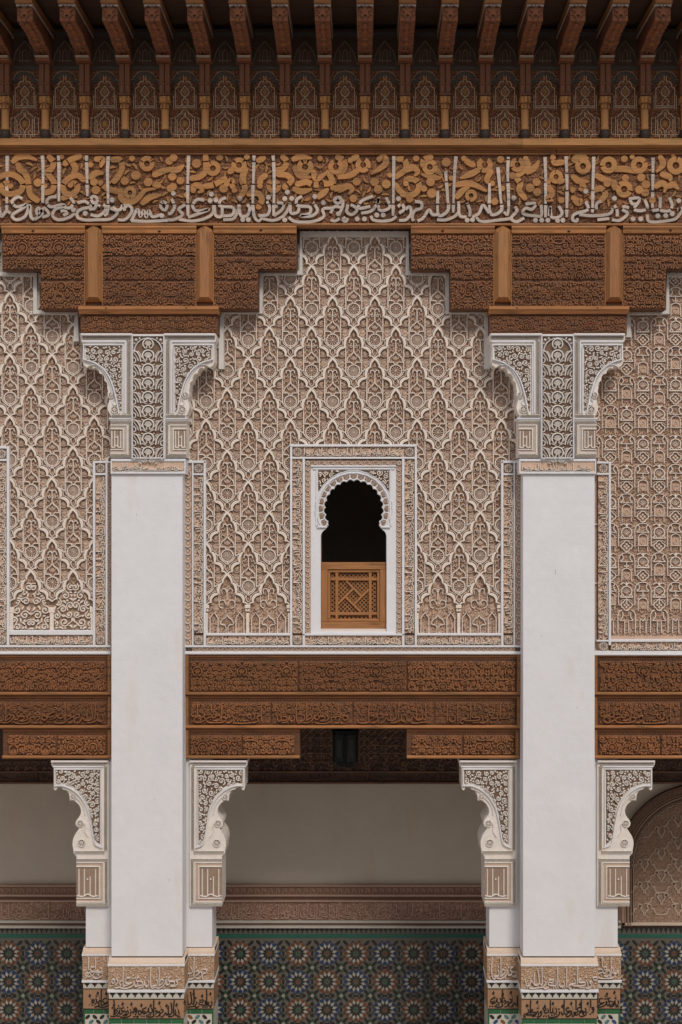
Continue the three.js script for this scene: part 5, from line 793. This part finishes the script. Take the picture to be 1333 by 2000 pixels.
function bracket(label, xi, s) { // xi: edge at the pillar, s: the way it reaches out
  thing('stucco_bracket', label, 'bracket', null, (t) => {
    const Z = .012, X = (x) => xi + s * x, P = (p) => p.map(([x, y]) => [X(x), y]);
    const o = [[0, 1485], [112, 1485], [113, 1489], [112, 1494], [107.5, 1501], [107.5, 1541], [104, 1544], [101.5, 1541], [100, 1537], ...curve([[99, 1537], [88, 1540], [80, 1547], [77, 1552]], 3), [76, 1564], [72, 1563], ...curve([[66, 1565], [59, 1571], [54.5, 1581], [55, 1590], [60, 1598]], 3), ...curve([[63, 1602], [65, 1608], [63, 1614], [58, 1618]], 3), ...curve([[62, 1624], [68, 1634], [71, 1646], [70, 1656]], 3), [69, 1660], [69, 1666], [63, 1673], [63, 1770], [0, 1770]];
    const r = new Rel(Z); r.slab(P(o), -.40, 0, CAP); part(t, 'body', r, M.stucco);
    const sp = P([[17, 1504], [103, 1504], [103, 1530], ...curve([[103, 1530], [88, 1530], [68, 1538], [50, 1556], [38, 1580], [33, 1610], [27, 1640], [17, 1652]], 3)]);
    const a = new Rel(Z); ataurique(a, sp, Math.min(X(16), X(104)), 1503, Math.max(X(16), X(104)), 1653, X(10), xi * .13); part(t, 'spandrel', a, M.stucco);
    const m = new Rel(Z); m.ribbon(P(curve([[12, 1655], [26, 1648], [31, 1628], [36, 1600], [42, 1577], [55, 1555], [72, 1541], [90, 1534], [106, 1534]], 4)), 3, -.001, .026, WHT); m.ribbon(P([[105, 1502], [14.5, 1502], [14.5, 1654]]), 2.4, -.001, .022, WHT); m.ribbon(P([[105, 1503], [105, 1532]]), 2.2, -.001, .022, WHT); m.ribbon(P(curve([[90, 1540], [76, 1545], [62, 1558], [50, 1574], [46, 1592]], 4)), 2, -.001, .014, mixc(WHT, SAND, .3)); m.ribbon(P(curve([[53, 1600], [46, 1612], [47, 1622], [40, 1634]], 3)), 2, -.001, .014, mixc(WHT, SAND, .3));
    m.box(Math.min(X(0), X(112)), 1485, Math.max(X(0), X(112)), 1488.6, -.1, .030, mixc(WHT, SAND, .4), .8); m.box(Math.min(X(10), X(109)), 1495.5, Math.max(X(10), X(109)), 1498.5, -.1, .014, WHT, .8); part(t, 'moulding', m, M.plaster);
    const ch = new Rel(Z); ch.chain(X(6), 1492, X(110), 1492, 3.8, .001, .014, CAP, DEEP); ch.chain(X(6), 1497, X(6), 1660, 4, .001, .014, CAP, DEEP); ch.chain(X(8), 1664, X(67), 1664, 3.6, .001, .014, CAP, DEEP); part(t, 'plaited_border', ch, M.stucco);
    for (const [u, v, q] of [[69, 1556, 6], [55.5, 1608, 6.6], [53, 1646, 7.6]]) { const rd = new Rel(Z); roundel(rd, X(u), v, q, .001); part(t, 'roundel', rd, M.stucco); }
    pedestal(t, Z + .001, X(2), X(63), 1676, 1770, .02);
  });
}
bracket('scalloped white stucco bracket on the left side of the left pillar', 213, -1);
bracket('scalloped white stucco bracket on the right side of the left pillar', 371, 1);
bracket('scalloped white stucco bracket on the left side of the right pillar', 1010, -1);
bracket('scalloped white stucco bracket on the right side of the right pillar', 1167, 1);
// ---------- inside the ground-floor gallery ----------
const kb0 = GB.k;
thing('wooden_wall_frieze', 'dark carved wooden frieze along the top of the gallery back wall', 'frieze', null, (t) => {
  const DK = [.32, .19, .135], DG = [.12, .07, .05]; const r = new Rel(BZ); r.box(-300, 1330, 1700, 1530, 0, .04, DG); part(t, 'core', r, M.wood);
  const c = new Rel(BZ + .04); c.hf(430, 1412, 960, 1486, 1.7, (x, y) => { const X = tri(x - 691, 42), Y = tri(y - 1420, 30), a = Math.abs(mod(X + Y, 15) - 7.5), b = Math.abs(mod(X - Y + 60, 15) - 7.5), g = Math.min(mod(x - 691, 21), mod(y, 15)); if (a < 1.2 || b < 1.2 || g < 1.4) return [.014, DK]; return N(X * .35, Y * .35) > 0 ? [.007, mul(DK, .8)] : [-.008, DG]; }); part(t, 'star_carving', c, M.wood);
  const c1 = new Rel(BZ + .04); c1.hf(-20, 1487, 1345, 1505, 1.8, (x, y) => { const X = tri(x - 691, 36), v = Math.sin((N(X * .11, y * .11) + .3) * 9); return v > -.1 ? [.014, DK] : [-.006, DG]; }); part(t, 'leaf_carving', c1, M.wood);
  const f = new Rel(BZ + .04); f.box(-300, 1505.5, 1700, 1508, -.02, .03, DK, .4); f.box(-300, 1526.5, 1700, 1530.5, -.02, .035, DK, .6); part(t, 'fillet', f, M.wood);
  const l = new Rel(BZ + .04); l.hf(-20, 1508.5, 1345, 1526, 2, (x, y) => [.002 * Math.sin(x * .8) * Math.sin(y * .8), mul(DG, 1.5)]); bandH(l, -20, 1509, 1345, 1526, 111, .0, .016, DK, 1.4, 1.9); part(t, 'lettering_band', l, M.wood);
});
thing('stucco_wall_band', 'brown stucco inscription band running along the gallery back wall above the tiles', 'frieze', null, (t) => {
  const BR = [.60, .41, .32], BG = [.32, .19, .14], DK = [.20, .11, .08]; const r = new Rel(BZ); r.box(-300, 1728, 1212, 1811, 0, .03, BG); r.box(1212, 1790, 1700, 1811, 0, .006, BG); part(t, 'core', r, M.stucco);
  const f = new Rel(BZ + .03); for (const [a, b, c, h] of [[1727, 1731, mul(BR, .9), .03], [1746, 1750, BR, .03], [1757, 1760.5, BR, .035], [1797, 1802, mul(TW, .9), .03], [1806.5, 1811, mul(TW, .95), .05]]) f.box(-300, a, 1212, b, -.02, h, c, .8); f.box(-300, 1802, 1212, 1806.5, -.02, .012, DK); f.box(-300, 1750, 1212, 1757, -.02, .004, DK); part(t, 'fillet', f, M.stucco);
  const g = new Rel(BZ + .03); g.hf(-20, 1731, 1212, 1746, 2, (x, y) => [-.01 + .004 * Math.sin(x * .9), DK]); for (let x = -18; x < 1210; x += 13.5) { const p = (q) => sh(q, x, 1733); g.ribbon(p([[0, 11], [5, 11], [5, 2], [9, 2], [9, 8]]), 1.8, -.008, .012, BR); g.ribbon(p(curve([[10, 11], [12, 6], [9, 3]], 2)), 1.6, -.008, .01, BR); } part(t, 'key_pattern', g, M.stucco);
  const h = new Rel(BZ + .03); h.hf(-20, 1761, 1212, 1796.6, 1.7, (x, y) => { const v = N(x * .11, y * .11 + 5) + .5 * N(x * .25, y * .25), q = ss(Math.sin(v * 8), -.2, .2); return [-.006 + .012 * q, q > .5 ? mul(BR, .88) : BG]; }); const hp = part(t, 'carved_ground', h, M.stucco); const l = new Rel(BZ + .03); bandH(l, -20, 1763, 1212, 1795, 420, .0, .026, mul(BR, 1.08), 1.0, 1.4); part(hp, 'lettering', l, M.stucco);
});
thing('tiled_dado', 'mosaic tile dado of blue and brown stars on the gallery back wall', 'tile dado', null, (t) => {
  const Z = BZ + .03, r = new Rel(BZ); r.box(-300, 1811, 1700, 2113, 0, .03, [.13, .12, .10]); part(t, 'setting_bed', r, M.tile);
  const g = new Rel(Z); g.box(-300, 1811.3, 1700, 1813, 0, .004, BLK); g.box(-300, 1824, 1700, 1832, 0, .006, [.02, .12, .085], .5); part(t, 'green_border', g, M.tile);
  g.box(-300, 1813, 1700, 1824, 0, .0015, mul(TW, .7)); const m = new Rel(Z); for (let x = -14; x < 1345; x += 9.6) m.slab([[x - 3.8, 1813], [x + 3.8, 1813], [x + 3, 1817], [x + 1.3, 1818], [x + 1.2, 1822], [x - 1.2, 1822], [x - 1.3, 1818], [x - 3, 1817]], 0, .005, BLK); part(t, 'merlon_tiles', m, M.tile).userData.kind = 'stuff';
  for (let j = 0; j < 4; j++) for (let i = -12; i < 13; i++) { const cx = 639.2 + i * 56.5, cy = 1862.5 + j * 54.9; if (cx < -40 || cx > 1375 || (cx > 240 && cx < 330) || (cx > 1045 && cx < 1135)) continue; const s = new Rel(Z); star(s, cx, cy, 27.6, 0, mod(i + j, 2)); part(t, 'star_mosaic', s, M.tile); }
});
thing('blind_arch', 'large blind arch of carved stucco on the gallery back wall, right of the right pillar', 'arch', null, (t) => {
  const c = [1366, 1692], BR = [.44, .30, .22], BG = [.27, .17, .12], LT = [.68, .56, .45];
  const half = (R, yb = 1806) => { const a = arc(c[0], c[1], R, R, 180, 360, 48); return [[c[0] - R, yb], ...a, [c[0] + R, yb]]; };
  const z = BZ, b = new Rel(z); b.slab(half(158), 0, .02, BG); part(t, 'backing', b, M.stucco);
  const o = new Rel(z); const pth = (R) => half(R); o.ribbon(pth(161), 3, 0, .075, DEEP, { top: .8 }); o.ribbon(pth(153), 12, 0, .05, BG, { top: .95 }); o.ribbon(pth(145.5), 3, .0, .065, BR); o.ribbon(pth(140), 7, .0, .055, mul(BR, .8)); o.ribbon(pth(135), 2.5, .0, .062, BR); const op = part(t, 'arch_band', o, M.stucco);
  const k = new Rel(z); for (let i = 0; i < 46; i++) { const a = 180 + i / 46 * 180, q = (R, da) => { const th = (a + da) * Math.PI / 180; return [c[0] + R * Math.cos(th), c[1] + R * Math.sin(th)]; }; k.ribbon([q(149, 0), q(157, 0), q(157, 1.6), q(151, 1.6), q(151, 2.8)], 1.5, .05, .066, BR); } part(op, 'key_pattern', k, M.stucco);
  const sc = new Rel(z); const sp = []; for (let i = 0; i <= 220; i++) { const a = 180 + i / 220 * 180, th = a * Math.PI / 180, R = 129.5 + 2.6 * Math.abs(Math.sin(i / 220 * Math.PI * 42)); sp.push([c[0] + R * Math.cos(th), c[1] + R * Math.sin(th)]); } sc.ribbon([[sp[0][0], 1800], ...sp, [sp[220][0], 1800]], 2, .02, .06, LT); part(op, 'scalloped_edge', sc, M.stucco);
  const tp = new Rel(z); tp.hf(1236, 1560, 1345, 1800, 1.8, (x, y) => { const e = Math.hypot(x - c[0], y - c[1]); if ((y < c[1] && e > 128) || x < c[0] - 128) return null; const X = tri(x - 1253, 66), v = Math.sin((N(X * .1, mod(y, 43) * .1) + .2) * 9), q = ss(v, -.2, .2); return [.021 + .008 * q, q > .5 ? BR : mul(BG, 1.15)]; }); part(t, 'carved_field', tp, M.stucco);
  for (let j = -9; j < 1; j++) for (let i = -1; i < 3; i++) { const x = 1258 + i * 66 + (mod(j, 2) ? 33 : 0), y = 1768 + j * 21.6; if (y > 1775 || x > 1350 || x < 1240 || (y < c[1] && Math.hypot(x - c[0], y - c[1]) > 116)) continue; const r = new Rel(z); for (const s of [-1, 1]) { const q = (p) => p.map(([a, b2]) => [x + s * a, y + b2]); r.ribbon(q(arc(9, 0, 4, 4, 100, 400, 9)), 2.4, .022, .046, LT); r.dome(x + s * 9, y, 2.2, .026, .028, DEEP, 7); r.ribbon(q(curve([[8, 4], [5, 9], [2, 13], [1, 19]], 3)), 2.6, .022, .04, LT); r.ribbon(q(curve([[14, 6], [19, 6], [21, 13], [27, 17], [33, 17]], 3)), 2.5, .022, .038, LT); r.ribbon(q([[2, 8], [5, 12], [9, 13]]), 2.2, .022, .034, BR); } part(t, 'paired_scroll', r, M.stucco); }
  const fr = new Rel(z); fr.box(1212, 1800, 1700, 1806, 0, .05, LT, 1); fr.box(1213, 1690, 1219, 1800, 0, .06, BR, 1); part(t, 'frame', fr, M.stucco);
});
thing('hanging_lantern', 'dark six-sided metal lantern with dim glass hanging in the middle of the gallery', 'lantern', null, (t) => {
  const z = -1.25, k = S * (D - z) / D, X = (675 - VX) * k, Y = (py) => H + (VY - py) * k, R = 26.5 * k, blk = [.015, .015, .014];
  const vc = (g, c) => { const n = g.attributes.position.count, a = new Float32Array(n * 3); for (let i = 0; i < n; i++) a.set(c, i * 3); g.setAttribute('color', new THREE.BufferAttribute(a, 3)); return g; };
  const hex = (r0, r1, y0, y1) => { const g = new THREE.CylinderGeometry(r1 * k, r0 * k, (y0 - y1) * k, 6, 1); g.rotateY(Math.PI / 6); g.translate(X, (Y(y0) + Y(y1)) / 2, z); return vc(g, blk); };
  part(t, 'base', hex(22, 26.5, 1492, 1486), M.metal); part(t, 'base_ring', hex(19, 22, 1495.5, 1492.2), M.metal); part(t, 'top_ring', hex(26.5, 26.5, 1432, 1425), M.metal); part(t, 'crown', hex(26, 7, 1424.8, 1390), M.metal);
  for (let i = 0; i < 6; i++) {
    const a = i * Math.PI / 3, b = a + Math.PI / 3, p = (q) => [X + R * Math.sin(q), z + R * Math.cos(q)], [ax, az] = p(a), [bx, bz] = p(b);
    const g = new THREE.CylinderGeometry(2.6 * k, 2.6 * k, (1486 - 1432) * k, 6); g.translate(ax, (Y(1486) + Y(1432)) / 2, az); part(t, 'bar', vc(g, blk), M.metal);
    const w = Math.hypot(bx - ax, bz - az) * .78, pg = new THREE.BoxGeometry(w, (1485.5 - 1432.5) * k, .006); pg.rotateY(a + Math.PI / 6); pg.translate((ax + bx) / 2, (Y(1485.5) + Y(1432.5)) / 2, (az + bz) / 2); const ps = part(t, 'pane', pg, M.glass);
    const d = new Rel(0); const lg = new THREE.BoxGeometry(w * .55, 34 * k, .008); lg.rotateY(a + Math.PI / 6); lg.translate((ax + bx) / 2, (Y(1485.5) + Y(1432.5)) / 2, (az + bz) / 2); part(ps, 'tracery', vc(lg, [.06, .07, .065]), M.metal);
  }
  const cg = new THREE.CylinderGeometry(.012, .012, 4.7 - Y(1390), 6); cg.translate(X, (4.7 + Y(1390)) / 2, z); part(t, 'chain', vc(cg, blk), M.metal);
});
scene.traverse((o) => { if (o.isMesh) { o.castShadow = true; o.receiveShadow = true; } });
renderer.render(scene, camera);
